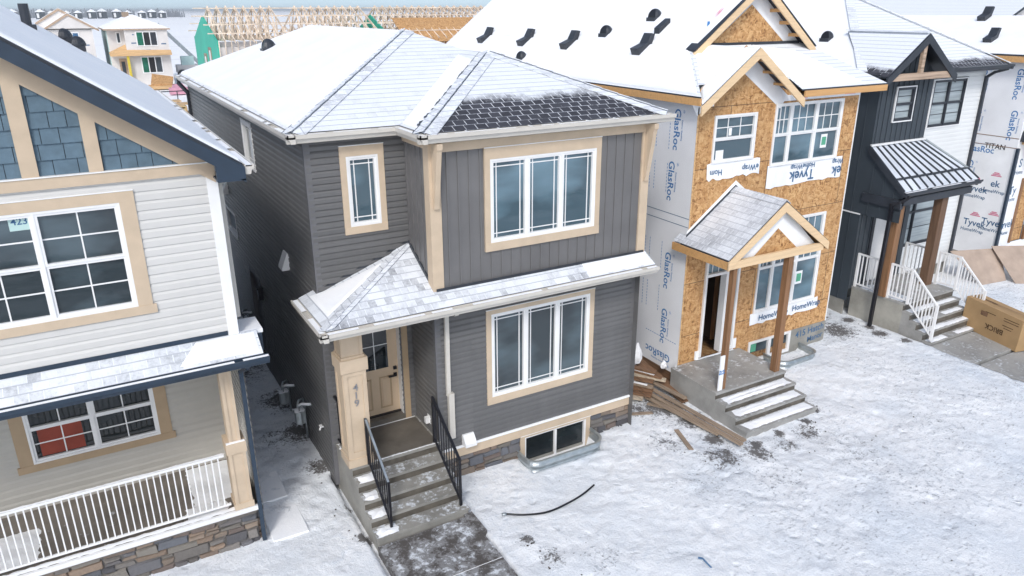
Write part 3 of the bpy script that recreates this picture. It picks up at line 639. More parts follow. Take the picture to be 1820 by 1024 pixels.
d = MB(); d.face([(S0, S1, zs-.12), (S0, 1.22, zs-.12), (xr, 1.22, zs-.12), (xr, S1, zs-.12)], 'light gutter'); d.face([(S0, 1.22, zs-.12), (S0, 1.22, zs), (0, 1.22, zs+.1), (0, 1.22, zs-.12)], 'light gutter'); d.build('soffit', sk)
d = MB(); n_ = V((-.38, 0, 1)).normalized()
d.beam((0.0, .985, zs+.14), (1.58, .985, 4.27), .02, .06, 'charcoal metal'); d.beam((1.585, .98, 4.27), (1.585, 0, zs-kf*S1+.03), .02, .06, 'charcoal metal'); d.beam((1.62, -.045, zs-kf*S1+.0), (5.8, -.045, zs-kf*S1+.0), .012, .045, 'charcoal metal'); d.build('flashing', sk)
# porch column
d = MB(); d.box(.0, .44, .10, .54, .83, .98, 'tan trim'); d.box(.03, .41, .13, .51, .98, 2.56, 'tan trim'); d.box(-.005, .445, .095, .545, 2.56, 2.78, 'tan trim'); d.box(.05, .39, .15, .49, 2.78, 3.42, 'tan trim'); d.box(.03, .41, .13, .51, 2.78, 2.82, 'tan trim')
f_ = FX(.13); l_ = FL(.03)
for F_, u0, u1 in ((f_, .03, .41), (l_, -.51, -.13)):
    for z0, z1 in ((.98, 2.56),): F_.box(d, u0, u0+.07, z0, z1, .0005, .014, 'tan trim'); F_.box(d, u1-.07, u1, z0, z1, .0005, .014, 'tan trim'); F_.box(d, u0+.07, u1-.07, z0, z0+.12, .0005, .014, 'tan trim'); F_.box(d, u0+.07, u1-.07, z1-.08, z1, .0005, .014, 'tan trim')
for F_, u0, u1 in ((FX(.15), .05, .39), (FL(.05), -.49, -.15)): F_.box(d, u0, u0+.05, 2.83, 3.4, .0005, .012, 'tan trim'); F_.box(d, u1-.05, u1, 2.83, 3.4, .0005, .012, 'tan trim')
col = d.build('porch_column', A)
d = MB()
for c_, z in (('4', 2.27), ('1', 2.13), ('9', 1.99)): d.text(c_, .17, (.22, .128, z), (1, 0, 0), (0, 0, 1), 'number grey', .010)
d.build('house_number', col)
# landing and steps
st = steps(A, 'porch_steps', .05, 1.64, .11, 1.2, .83, 4, .166, .27, 'steps concrete')
d = MB(); d.box(.47, 1.60, .16, 1.165, .831, .834, 'porch concrete'); d.build('damp_landing', st)
d = MB()
for k in range(1, 5): z = .83-.166*k; y1_ = .11-.27*(k-1); lump(d, .09, .30+.05*(k % 2)+(.12 if k == 4 else 0), y1_-.26, y1_-.03, z, .035, k)
d.box(.45, 1.62, .12, .135, .831, .836, 'snow'); lump(d, .06, .08, .5, .95, .83, .02, 9); d.build('snow_patches', st)
baluster_rail(A, 'handrail', (.33, .10, .83), (.33, -.83, .17), .84, 'black metal', cap='galvanised')  # galvanised strip on top imitates the metallic highlight of this rail
baluster_rail(A, 'handrail', (1.55, .16, .83), (1.55, -.85, .17), .88, 'black metal', cap=None)
baluster_rail(A, 'handrail', (.09, .56, .83), (.09, .97, .83), .92, 'black metal', posts=(0, 0))
downspout(A, [(1.83, -.36, 3.42), (1.83, -.30, 3.36), (1.83, .09, 3.22), (1.83, .11, 1.72)], 'light gutter', .07)
downspout(A, [(1.86, .085, 1.72), (1.86, .085, .9)], 'light gutter', .10)
downspout(A, [(-.22, 13.3, 6.12), (-.24, 13.2, 6.0), (-.06, 13.0, 5.75), (-.06, 13.0, .4)], 'charcoal metal', .09)
# galvanised window well
def well(par, x0, x1, yw, dp, z0, z1):
    b = MB(); pts = []; r = .22
    path = [(x0, yw)]
    for i in range(7): a = math.pi+math.pi/2*i/6; path.append((x0+r+r*math.cos(a), yw-dp+r+r*math.sin(a)))
    for i in range(7): a = -math.pi/2+math.pi/2*i/6; path.append((x1-r+r*math.cos(a), yw-dp+r+r*math.sin(a)))
    path.append((x1, yw)); n = 28; cx, cy = (x0+x1)/2, yw
    def off(i, o):
        p = V((*path[i], 0)); a = V((*path[max(0, i-1)], 0)); c = V((*path[min(len(path)-1, i+1)], 0)); t = (c-a).normalized(); return p+V((t.y, -t.x, 0))*o
    rows = [(z0+(z1-z0)*k/n, .016*math.sin(k/n*math.pi*2*4)) for k in range(n+1)]
    for i in range(len(path)-1):
        for k in range(n):
            (za, oa), (zb, ob) = rows[k], rows[k+1]
            b.face([off(i, oa)+V((0, 0, za)), off(i+1, oa)+V((0, 0, za)), off(i+1, ob)+V((0, 0, zb)), off(i, ob)+V((0, 0, zb))], 'galvanised')
        b.face([off(i, -.02)+V((0, 0, z1)), off(i+1, -.02)+V((0, 0, z1)), off(i+1, .03)+V((0, 0, z1+.006)), off(i, .03)+V((0, 0, z1+.006))], 'galvanised')
    return b.build('window_well', par)
well(A, 3.20, 4.84, .10, .50, -.45, .17)
# ================================================================ the white house with blue gable, left edge
B = root('white_house', 'white sided house with blue shake gable, navy fascia and a railed porch, at the left', 'house', (-4.3, .2, 0))
xw = -1.42; Y = .2; XL = -7.1
m = MB(); lap(m, FX(Y), rect(XL, xw, 3.3, 5.9), [(-4.48, -2.62, 4.24, 5.62)], 'cream siding', .125, .018)
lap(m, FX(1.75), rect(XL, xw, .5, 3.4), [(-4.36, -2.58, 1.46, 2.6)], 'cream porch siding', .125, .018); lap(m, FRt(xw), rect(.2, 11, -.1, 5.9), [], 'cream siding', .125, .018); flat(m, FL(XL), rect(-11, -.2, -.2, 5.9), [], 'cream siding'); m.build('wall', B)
m = MB(); m.box(xw-.12, xw+.022, Y-.024, Y+.1, 3.55, 5.9, 'white vinyl'); m.build('corner_trim', B)
m = MB(); FX(Y).box(m, XL, xw-.0, 5.9, 6.04, .001, .05, 'tan trim'); FX(Y).box(m, XL, xw, 6.04, 6.055, .0, .065, 'white vinyl'); m.build('frieze_board', B)
ES = .69; xe = -1.12; ze = 5.96; xrid = -4.26; zp = ze+ES*(xe-xrid)
# gable wall, shake courses
m = MB(); fg = FX(Y+.02); gp = [(XL-.1, 6.05), (xw, 6.05), (xw, 6.1), (xrid, zp-.15), (XL-.1, 6.1)]
R = random.Random(5); v = 6.05; k = 0
while v < zp:
    u = XL-.1+R.uniform(-.2, 0)
    while u < xw:
        wd = R.uniform(.17, .27); s_ = clip(clip(clip(clip(gp, 0, -1, -v), 0, 1, v+.19), -1, 0, -(u+.004)), 1, 0, u+wd-.004)
        if len(s_) > 2:
            j = R.uniform(-.004, .006); v0_ = min(p[1] for p in s_); m.face([fg.p(a, b, .020*(1-(b-v)/.19)+.004+j) for a, b in s_], 'blue shake')
            us = [p[0] for p in s_ if p[1] < v+.001]
            if len(us) > 1: m.face([fg.p(min(us), v, -.005), fg.p(max(us), v, -.005), fg.p(max(us), v, .024+j), fg.p(min(us), v, .024+j)], 'blue shake')
        u += wd
    v += .19
flat(m, fg, gp, [], 'charcoal metal', -.006); m.build('gable_shakes', B)
m = MB()
for x0, x1 in ((-3.58, -3.40), (-2.87, -2.71), (-4.35, -4.17), (-5.0, -4.84)):
    z1 = zp-.30-ES*abs((x0+x1)/2-xrid); m.box(x0, x1, Y-.04, Y+.02, 6.056, z1, 'tan trim')
for sx in (1, -1):
    p, q = V((xrid, Y-.0, zp-.27)), V((xrid+sx*(xw-xrid), Y-.0, zp-.27-ES*(xw-xrid))); d_ = V((0, 0, .13))
    m.prism([p-d_+V((0, -.042, 0)), q-d_+V((0, -.042, 0)), q+d_+V((0, -.042, 0)), p+d_+V((0, -.042, 0))], (0, .06, 0), 'tan trim')
m.build('gable_trim', B)
# roof
m = MB(); yf, yb = -.22, 10.9
Lx = 2*xrid-xe
rs = up_([(xe, yf, ze+.1), (xe, yb, ze+.1), (xrid, yb, zp+.1), (xrid, yf, zp+.1)]); ls = up_([(Lx, yf, ze+.1), (Lx, yb, ze+.1), (xrid, yb, zp+.1), (xrid, yf, zp+.1)])
roof_slab(m, rs, 'shingle dark', .05); roof_slab(m, ls, 'shingle dark', .05); rB = m.build('roof', B)
m = MB(); snow_sheet(m, rs, .03, .04, ins=[.04]*4); snow_sheet(m, ls, .03, .04)
for i in range(9):      # shallow steps where each shingle course shows through the snow
    y = yf+.6+i*1.15
m.build('snow_cover', rB)
m = MB()
for sx, X0 in ((1, xe), (-1, Lx)):
    p = V((xrid, yf, zp+.06)); q = V((X0+sx*.02, yf, ze+.04)); m.prism([p+V((0, -.03, 0)), q+V((0, -.03, 0)), q+V((0, -.03, -.19)), p+V((0, -.03, -.21))], (0, .03, 0), 'navy metal')
    p2, q2 = p+V((0, 0, -.1)), q+V((0, 0, -.1)); m.face([p2, q2, q2+V((0, .42, 0)), p2+V((0, .42, 0))], 'navy metal')
m.box(xe-.33, xe+.02, yf-.03, Y+.06, ze-.12, ze-.10, 'navy metal'); m.prism([(xe-.34, yf-.028, ze-.11), (xe+.02, yf-.028, ze-.11), (xe+.02, yf-.028, ze+.06), (xe-.34, yf-.028, ze+.30)], (0, .03, 0), 'navy metal'); m.build('rake_fascia', rB)
m = MB(); gutter(m, (xe+.02, yb, ze+.08), (xe+.02, yf, ze+.08), (1, 0, 0), 'light gutter'); gutter_ice(m, (xe+.02, yb, ze+.08), (xe+.02, yf, ze+.08), (1, 0, 0)); m.build('gutter', rB)
def zE(x): return ze+.1+ES*(xe-x)
m = MB(); m.tube([(-3.4, 7.1, zE(-3.4)-.1), (-3.4, 7.1, zE(-3.4)+.42)], .085, 'charcoal metal', 12); m.box(-3.55, -3.25, 6.95, 7.25, zE(-3.4)-.12, zE(-3.4)+.05, 'charcoal metal'); m.build('vent_pipe', rB)
hood_vent(rB, (-2.62, 10.0, zE(-2.62)+.06), s=.9); hood_vent(rB, (-2.85, 10.5, zE(-2.85)+.06), s=.9)
downspout(B, [(xe+.06, .35, 5.92), (xe+.06, .35, 5.86), (xw+.07, .42, 5.7), (xw+.07, .42, 3.75)], 'light gutter', .075)
HUNG = {'cols': 2, 'lower': True}
window(B, FX(Y), -4.71, -2.43, 4.10, 5.78, (.18, .18, .14, .12), sashes=2, style='hung', glass='glass', sill=True)
m = MB(); FX(Y).box(m, -3.83, -3.60, 5.42, 5.62, -.024, -.020, 'sheet mint'); m.text('423', .12, (-3.715, Y+.0195, 5.53), (1, 0, 0), (0, 0, 1), 'print navy', .002); m.build('number_sheet', B)
HUNG['lower'] = True
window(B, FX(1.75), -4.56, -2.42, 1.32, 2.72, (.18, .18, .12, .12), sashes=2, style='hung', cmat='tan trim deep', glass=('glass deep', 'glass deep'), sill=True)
m = MB(); FX(1.75).box(m, -4.25, -3.66, 1.52, 2.02, -.0275, -.0265, 'red room'); m.build('red_blind', B)
# porch roof
zq = 3.33; q0, q1 = -.18, Y; mat_shingle('shingle porch', .66, joint=.8, patch=.8, tone=(.10, .12, .16))
m = MB(); rp = up_([(XL, q0, zq), (-1.16, q0, zq), (-1.16, q1, zq+.24), (XL, q1, zq+.24)]); roof_slab(m, rp, 'shingle porch', .04, (XL, q0, zq)); rr = up_([(-1.16, q0, zq), (-1.42, q1, zq+.24), (-1.42, 1.2, zq+.24), (-1.16, 1.2, zq)])
rP = m.build('porch_roof', B)
m = MB(); snow_sheet(m, up_([(-2.3, q0+.03, zq+.02), (-1.17, q0+.03, zq+.02), (-1.17, q1-.02, zq+.23), (-2.0, q1-.02, zq+.23)]), .02, .02); m.box(-1.40, -1.06, Y+.02, .75, zq+.16, zq+.215, 'snow'); m.build('snow_cover', rP)
m = MB(); m.box(-1.40, -1.08, Y+.001, .72, zq-.12, zq+.16, 'navy metal'); m.build('roof_return', rP)
m = MB(); gutter(m, (XL, q0, zq-.01), (-1.10, q0, zq-.01), (0, -1, 0), 'navy metal', .12, .12); gutter_ice(m, (XL, q0, zq-.01), (-1.10, q0, zq-.01), (0, -1, 0)); m.build('gutter', rP)
m = MB(); m.box(XL, xw-.13, Y-.03, Y-.001, zq+.235, zq+.30, 'navy metal'); m.build('flashing', rP)
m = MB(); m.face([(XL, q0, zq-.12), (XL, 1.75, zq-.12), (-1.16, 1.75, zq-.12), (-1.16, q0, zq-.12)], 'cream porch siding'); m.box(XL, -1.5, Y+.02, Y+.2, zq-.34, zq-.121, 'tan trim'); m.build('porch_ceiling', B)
# column
m = MB(); c0_, c1_ = -1.80, -1.55; m.box(c0_+.04, c1_-.04, Y-.02, Y+.22, 1.80, 3.22, 'tan trim'); m.box(c0_-.02, c1_+.02, Y-.08, Y+.28, 1.66, 1.84, 'tan trim'); m.box(c0_, c1_, Y-.06, Y+.26, .68, 1.66, 'tan trim'); m.box(c0_-.02, c1_+.02, Y-.08, Y+.28, .68, .78, 'tan trim')
for x0, x1, z0, z1, yy in ((c0_, c1_, .78, 1.66, Y-.06), (c0_+.04, c1_-.04, 1.84, 3.2, Y-.02)): m.box(x0, x0+.05, yy-.014, yy-.0005, z0, z1, 'tan trim'); m.box(x1-.05, x1, yy-.014, yy-.0005, z0, z1, 'tan trim')
m.mi('snow'); m.box(c0_-.01, c1_+.01, Y-.075, Y-.03, 1.8405, 1.852, 'snow'); m.build('porch_column', B)
downspout(B, [(-1.38, -.2, 3.22), (-1.40, -.1, 3.12), (-1.46, Y-.08, 2.98), (-1.46, Y-.08, .02)], 'navy metal', .062)
m = MB(); m.box(XL, -1.50, Y-.06, 1.75, .55, .66, 'deck boards'); m.build('porch_deck', B)
m = MB(); m.box(XL, -1.49, Y-.10, Y-.055, .60, .675, 'white vinyl'); m.build('deck_edge', B)
m = MB(); lump(m, -2.35, -1.55, .55, 1.7, .66, .03, 3); lump(m, -5.6, -4.45, .4, 1.2, .66, .03, 4); lump(m, -2.5, -1.9, .25, .55, .66, .02, 5); lump(m, XL+.1, -1.6, Y-.05, Y+.04, .675, .012, 6); m.build('snow_patches', B)
m = MB(); m.box(XL, -1.52, Y+.01, 1.72, -.4, .55, 'mortar'); m.build('porch_base', B)
stone_wall(B, FX(Y+.0), XL+1.6, -1.52, -.2, .60, (), 11, (.08, .19), (.16, .5)); stone_wall(B, FRt(-1.52), .2, 1.5, -.2, .6, (), 12)
r = baluster_rail(B, 'porch_railing', (-5.6, Y, .70), (-1.86, Y, .70), .95, 'white vinyl', posts=(0, 0), sp=.088, bal=.018, top=.05)
m = MB(); lump(m, -5.6, -1.87, Y-.02, Y+.02, 1.672, .008, 2); m.build('snow_cover', r)
# ================================================================ the unfinished house, oriented strand board front
D = root('unfinished_house', 'unfinished house with bare strand board front, blue printed side sheathing and gabled porch', 'house', (10, .77, 0))
Y = .77; CX0, CX1 = 7.65, 12.46
H1 = (8.10, 9.27, 4.97, 5.93); H2 = (9.80, 11.92, 4.74, 6.06); H3 = (9.82, 11.86, 1.34, 3.50); HD = (8.22, 9.24, .60, 2.92); HB = (9.80, 11.2, .08, .62)
m = MB(); flat(m, FX(Y), [(CX0, .15), (CX1, .15), (CX1, 6.3), (10.15, 6.3), (8.78, 7.25), (CX0, 6.45)], [H1, H2, H3, HD, HB], 'osb'); m.build('front_sheathing', D)
m = MB(); flat(m, FL(CX0), rect(-14, -.77, .3, 6.45), [], 'sheathing'); flat(m, FRt(CX1), rect(.77, 14, -.3, 6.3), [], 'sheathing'); flat(m, Fr((0, 14, 0), (-1, 0, 0), (0, 1, 0)), rect(-CX1, -CX0, -.3, 6.4), [], 'sheathing')
sw = m.build('side_wall', D)
m = MB(); sf_ = FL(CX0); dn, ri = V((0, 0, -1)), V((0, -1, 0))
def glas(mb, fr, y, z, u, v, s=.25, txt='GlasRoc', col='print blue'):
    o = V((fr.o.x, y, z)); u = V(u); v = V(v); mb.text(txt, s, o, u, v, col, .004); mb.text('Exterior Sheathing', s*.22, o+v*s*.62, u, v, col, .004)
    c = o+v*s*.75-u*s*1.5; 
    for k in range(6): a = k*math.pi/3; mb.prism([c+(u*math.cos(a+t)+v*math.sin(a+t))*r_ for t, r_ in ((-.3, s*.04), (0, s*.17), (.3, s*.04))], u.cross(v)*.004, col)
for y, z in ((1.34, 5.62), (1.42, 4.55), (1.33, 2.60), (1.32, 1.30)): glas(m, sf_, y, z, dn, ri)
glas(m, sf_, 1.45, .58, (0, 1, 0), (0, 0, -1)); glas(m, sf_, 2.6, 4.9, dn, ri); glas(m, sf_, 2.65, 2.2, dn, ri)
m.build('lettering', sw)
m = MB()
for z in (3.86, 3.68): sf_.box(m, -5, -.78, z, z+.012, .001, .003, 'print navy')
for y in (1.55, 1.95, 2.1): 
    for z0 in (4.3, 5.2, 1.6, 2.6): 
        for k in range(9): sf_.box(m, -y, -y+.012, z0+k*.07, z0+k*.07+.045, .001, .003, 'print blue')
for k in range(14): sf_.box(m, -1.9+k*.075, -1.85+k*.075, 1.02, 1.032, .001, .003, 'print blue')
m.build('sheathing_seams', sw)
m = MB(); m.box(CX0+.02, CX1-.02, Y+.02, 13.9, -.6, .3, 'wet osb'); m.box(CX0+.01, CX0+.06, Y+.01, 13, -.6, .46, 'brown lumber'); m.box(11.2, CX1+.0, Y-.012, Y+.02, -.3, .62, 'concrete'); m.box(9.5, 11.2, Y-.010, Y+.02, -.3, .08, 'concrete'); m.build('foundation', D)
m = MB(); m.text('415 Hatch', .24, (11.90, Y-.013, .47), (1, 0, .06), (-.06, 0, 1), 'print navy', .004); m.text('Manor', .21, (12.12, Y-.013, .25), (1, 0, .1), (-.1, 0, 1), 'print navy', .004); m.build('handwriting', D)
m = MB(); m.box(CX0-.004, CX0+.03, Y-.006, Y-.001, .3, 6.2, 'new lumber'); m.build('corner_strip', D); m = MB(); m.box(CX1-.03, CX1+.004, Y-.006, Y-.001, .3, 6.2, 'white vinyl'); m.build('corner_strip', D)
HUNG = {'cols': 4, 'lower': False}
def wrapstrip(par, u0, u1, v0, v1, seed, txts=()):
    R = random.Random(seed); b = MB(); n = 16; top = [(u0+(u1-u0)*i/n, v1+R.uniform(-.012, .02)) for i in range(n+1)]; bot = [(u0+(u1-u0)*i/n+R.uniform(-.02, .02), v0+R.uniform(-.035, .03)) for i in range(n+1)]
    f = FX(Y)
    for i in range(n): b.face([f.p(*bot[i], .012+.010*(i % 2)), f.p(*bot[i+1], .012+.010*((i+1) % 2)), f.p(*top[i+1], .008), f.p(*top[i], .008)], 'house wrap')
    o = b.build('wrap_strip', par)
    if txts:
        b = MB()
        for t, s, u, v, inv in txts: b.text(t, s, (u, Y-.024, v), (-1 if inv else 1, 0, 0), (0, 0, -1 if inv else 1), 'print navy', .003)
        b.build('lettering', o)
wrapstrip(D, 8.00, 9.50, 4.64, 4.97, 1, (('Hom', .17, 8.25, 4.78, 1), ('eWrap', .17, 9.22, 4.80, 1)))
wrapstrip(D, 9.76, 12.16, 4.28, 4.74, 2, (('HomeWrap', .16, 10.85, 4.66, 1), ('Wrap', .16, 12.0, 4.66, 1), ('Tyvek', .32, 10.85, 4.46, 1), ('ek', .32, 12.0, 4.44, 1)))
wrapstrip(D, 9.74, 12.02, 1.05, 1.34, 3, (('HomeWrap', .20, 10.5, 1.19, 0), ('HomeWrap', .20, 11.62, 1.20, 0)))
window(D, FX(Y), *H1[:2], H1[2], H1[3], (0, 0, 0, 0), None, sashes=1, style='hung', glass='glass blue')
window(D, FX(Y), *H2[:2], H2[2], H2[3], (0, 0, 0, 0), None, sashes=(1, 1.7, 1.7), style='hung', glass='glass blue')
window(D, FX(Y), *H3[:2], H3[2], H3[3], (0, 0, 0, 0), None, sashes=(1, 1.7, 1.7), style='hung', glass='glass blue')
window(D, FX(Y), *HB[:2], HB[2], HB[3], (0, 0, 0, 0), None, sashes=2, style='plain', glass='glass')
F_ = FX(Y)
for u0, u1, v0, v1, gr in ((11.38, 11.58, 5.0, 5.30, 1), (11.16, 11.38, 1.80, 2.12, 1), (9.93, 10.1, .32, .55, 2), (8.24, 8.45, 5.02, 5.22, 0), (8.55, 8.63, 5.5, 5.65, 0)):
    m = MB(); F_.box(m, u0, u1, v0, v1, -.027, -.024, 'sticker green' if gr == 2 else 'house wrap')
    if gr == 1: F_.box(m, u0+.03, u1-.03, v0+.06, v1-.06, -.0238, -.022, 'sticker green')
    m.build('window_sticker', D)
# doorway: an open frame with bare studs inside
m = MB(); W = 'white vinyl'
for u0, u1, v0, v1 in ((8.22, 8.28, .62, 2.92), (8.83, 8.90, .62, 2.92), (9.18, 9.24, .62, 2.92), (8.28, 8.83, 2.86, 2.92), (8.28, 8.83, 2.50, 2.56), (8.90, 9.18, 2.86, 2.92), (8.90, 9.18, .62, .70)): F_.box(m, u0, u1, v0, v1, -.12, .05, W)
m.build('door_frame', D)
m = MB(); F_.box(m, 8.28, 8.83, 2.56, 2.86, -.05, -.03, 'glass blue'); F_.box(m, 8.90, 9.18, .70, 2.86, -.05, -.03, 'glass blue'); m.build('transom_glass', D)
m = MB()
for x in (8.46, 8.64): F_.box(m, x-.009, x+.009, 2.56, 2.86, -.029, -.02, W)
m.build('transom_grille', D)
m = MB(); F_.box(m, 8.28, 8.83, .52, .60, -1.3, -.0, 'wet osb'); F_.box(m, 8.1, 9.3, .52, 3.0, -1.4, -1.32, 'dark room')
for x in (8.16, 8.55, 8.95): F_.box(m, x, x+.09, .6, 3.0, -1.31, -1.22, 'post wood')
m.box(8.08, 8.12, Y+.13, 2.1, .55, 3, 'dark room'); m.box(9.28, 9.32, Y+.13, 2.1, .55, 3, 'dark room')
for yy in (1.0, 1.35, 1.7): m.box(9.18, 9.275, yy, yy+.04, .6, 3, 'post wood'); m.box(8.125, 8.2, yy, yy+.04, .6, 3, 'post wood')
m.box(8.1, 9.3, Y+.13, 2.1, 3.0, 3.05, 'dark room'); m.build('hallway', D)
m = MB(); lump(m, 8.15, 9.3, .70, .768, .58, .02, 2, 'house wrap'); F_.box(m, 8.12, 8.22, .58, .78, .005, .03, 'house wrap'); F_.box(m, 9.24, 9.36, .60, .84, .005, .03, 'house wrap'); m.build('sill_wrap', D)
# main roof
ST = .775; zf = 6.36; rx = 10.15; zpk = zf+ST*(rx-7.4); fy = .45; gy = 1.75; gb = 2.05; gz_ = 7.2; fs = (gz_-zf)/(gb-fy); xr_ = 2*rx-7.4
k_ = (gz_-zf)/ST
m = MB()
L1 = up_([(7.4, fy, zf), (7.4+k_, gb, gz_), (7.4+k_, gy, gz_), (rx, gy, zpk), (rx, 13.2, zpk), (7.4, 13.2, zf)])
R1 = up_([(xr_, fy, zf), (xr_-k_, gb, gz_), (xr_-k_, gy, gz_), (rx, gy, zpk), (rx, 13.2, zpk), (xr_, 13.2, zf)])
zy = lambda y: zf+(y-fy)*fs
Fs = up_([(10.16, fy, zf), (xr_, fy, zf), (xr_-k_, gb, gz_), (10.16, gb, gz_)]); Fs2 = up_([(7.62, .80, zy(.80)), (10.16, .80, zy(.80)), (10.16, gb, gz_), (7.4+k_, gb, gz_)])
mat_shingle('shingle right', .95, joint=.2, patch=.4)
roof_slab(m, L1, 'shingle right', .03); roof_slab(m, R1, 'shingle right', .03); roof_slab(m, Fs, 'shingle right', .03, (xr_, fy, zf)); roof_slab(m, Fs2, 'shingle right', .03, (xr_, fy, zf)); rC = m.build('roof', D)
m = MB(); Lm = up_([(7.4, fy+.03, zf), (7.4+k_, gb, gz_), (7.4+k_, gy+.02, gz_), (rx, gy+.02, zpk), (rx, 13.2, zpk), (7.4, 13.2, zf)])
snow_sheet(m, up_([(7.42, fy+.1, zf+.016), (7.4+k_, gb+.02, gz_), (7.4+k_, 13.1, gz_), (7.42, 13.1, zf+.016)]), .0, .035, ins=[.02]*4); snow_sheet(m, up_([(7.4+k_-.03, gy+.03, gz_-.023), (rx, gy+.03, zpk), (rx, 13.1, zpk), (7.4+k_-.03, 13.1, gz_-.023)]), .0, .035, ins=[.0, .02, .0, .02])
snow_sheet(m, up_([(10.2, fy+.03, zf+.01), (12.2, fy+.1, zy(fy+.1)), (11.3, gb-.3, zy(gb-.3)), (10.2, gb-.03, zy(gb-.03))]), .02, .03); snow_sheet(m, up_([(7.72, .85, zy(.85)), (10.2, .85, zy(.85)), (10.2, gb-.03, zy(gb-.03)), (7.45+k_, gb-.03, zy(gb-.03))]), .02, .03); m.build('snow_cover', rC)
m = MB(); m.box(7.38, 7.42, fy-.0, 13.2, zf-.17, zf-.031, 'fascia wood'); m.box(10.25, xr_, fy-.02, fy+.02, zf-.16, zf-.031, 'fascia wood'); m.build('fascia', rC)
m = MB(); m.face([(7.42, fy, zf-.15), (7.42, 13, zf-.15), (7.65, 13, zf-.15), (7.65, fy, zf-.15)], 'house wrap'); m.face([(10.16, fy, zf-.15), (10.16, Y, zf-.15), (xr_, Y, zf-.15), (xr_, fy, zf-.15)], 'house wrap'); m.build('soffit', rC)
def rake(par, px, pz, ex, ez, y, m_, th=.16, w=.04, name='rake_board'):
    b = MB()
    for sx in (-1, 1):
        xx = px+sx*(ex-px); p, q = V((px, y, pz)), V((xx, y, ez)); b.prism([p, q, q-V((0, 0, th)), p-V((0, 0, th*1.1))], (0, w, 0), m_)
    return b.build(name, par)
# upper gable
rake(rC, rx, zpk-.01, xr_-k_+.16, gz_-.13, gy-.02, 'fascia pale', .17)
m = MB()
for sx in (-1, 1):
    q = V((rx+sx*(xr_-k_-rx+.15), gy, gz_-.12+.03)); p = V((rx, gy, zpk+.0)); m.prism([p+V((0, -.03, .02)), q+V((0, -.03, .02)), q+V((0, -.03, -.005)), p+V((0, -.03, -.005))], (0, .3, 0), 'charcoal metal')
m.build('drip_edge', rC)
fgb = FX(gb); m = MB(); flat(m, fgb, [(7.4+k_, gz_-.05), (xr_-k_, gz_-.05), (rx, zpk-.03)], [], 'house wrap', 0); flat(m, fgb, [(rx-1.12, gz_), (rx+1.12, gz_), (rx, gz_+.80)], [], 'roof osb', .012)
fgb.box(m, 7.4+k_+.1, xr_-k_-.1, gz_-.03, gz_+.035, .014, .05, 'charcoal metal'); g1 = m.build('gable_wall', rC)
m = MB()
for x, z, a in ((rx+1.0, gz_+.62, -.775), (rx-.9, gz_+.62, .775), (rx+.45, gz_+1.0, -.775)):
    u = V((1, 0, a)).normalized(); fgb.o; c = fgb.p(x, z, .004); vv = V((-a, 0, 1)).normalized()
    for k in range(5): m.prism([c+u*(.16*math.cos(t)) + vv*(.03*k-.06+.01*math.sin(t)) for t in (0, 1.57, 3.14, 4.71)], (0, -.003, 0), 'print pink')
for x, z in ((rx-1.25, gz_+.35), (rx+.55, gz_+.85), (rx-.2, gz_+1.05)): fgb.box(m, x, x+.07, z, z+.12, .013, .016, 'print blue')
m.build('lettering', g1)
m = MB()
for i in range(1, 5):
    t = i/5; x = rx+t*(xr_-k_-rx); z = zpk-.08-ST*(x-rx); m.box(x-.1, x-.04, gy+.02, gb, z-.05, z+.02, 'fascia wood')
m.build('lookouts', rC)
# lower left gable
gx, gzp, gxe, gze, gyf = 8.78, 7.22, 10.16, 6.22, .40
m = MB(); s2 = (gzp-gze)/(gxe-gx)
ybk = lambda z: fy+(z-zf)/fs
for sx in (-1, 1):
    ex = gx+sx*(gxe-gx); pts = up_([(ex, gyf, gze+.0), (gx, gyf, gzp), (gx, ybk(gzp), gzp), (ex, max(gyf+.01, ybk(gze)), gze)]); roof_slab(m, pts, 'shingle right', .03, (ex, gyf, gze))
gr = m.build('gable_roof', D)
m = MB()
for sx in (-1, 1):
    ex = gx+sx*(gxe-gx); snow_sheet(m, up_([(ex, gyf, gze), (gx, gyf, gzp), (gx, ybk(gzp), gzp), (ex, gyf+.1, gze)]), .03, .03)
m.build('snow_cover', gr)
rake(gr, gx, gzp-.01, gxe+.03, gze-.04, gyf-.03, 'fascia pale', .17)
m = MB()
for i in range(1, 4): t = i/4; x = gx+t*(gxe-gx)-.12; z = gzp-.06-s2*(x-gx); m.box(x-.05, x, gyf+.01, Y, z-.05, z+.0, 'fascia wood')
m.build('lookouts', gr)
m = MB(); F_ = FX(Y)
for sx in (-1, 1): 
    pts = [(gx, gzp-.06), (gx, gzp-.50), (gx+sx*1.15, gzp-.50-1.15*s2*.92), (gx+sx*1.33, gze-.0)]; flat(m, F_, pts if sx < 0 else pts[::-1], [], 'house wrap', .006)
F_.box(m, 10.0, CX1, 6.10, 6.22, .004, .007, 'house wrap'); F_.box(m, CX0, 8.05, 6.12, 6.19, .004, .007, 'house wrap'); m.build('gable_wrap', D)
m = MB()
for x, z in ((10.55, 6.15), (12.1, 6.17)):
    for k in range(4): F_.box(m, x-.18, x+.18, z-.03+k*.018, z-.022+k*.018, .0075, .0085, 'print pink')
for x, z, s_ in ((8.15, 6.55, .10), (8.95, 6.85, .08)): F_.box(m, x, x+s_*.6, z, z+s_, .0075, .0085, 'print blue')
m.build('lettering', D)
for y, z in ((10.87, 7.06), (8.46, 7.06), (6.28, 7.06), (3.38, 7.06)): slant_vent(rC, (7.4+(z-zf)/ST+.03, y, z+.04))
hood_vent(rC, (8.64, 5.23, 7.34), s=0.82); hood_vent(rC, (9.12, 4.02, 7.71), s=0.82); hood_vent(rC, (7.76, 7.82, 6.67), s=.75)
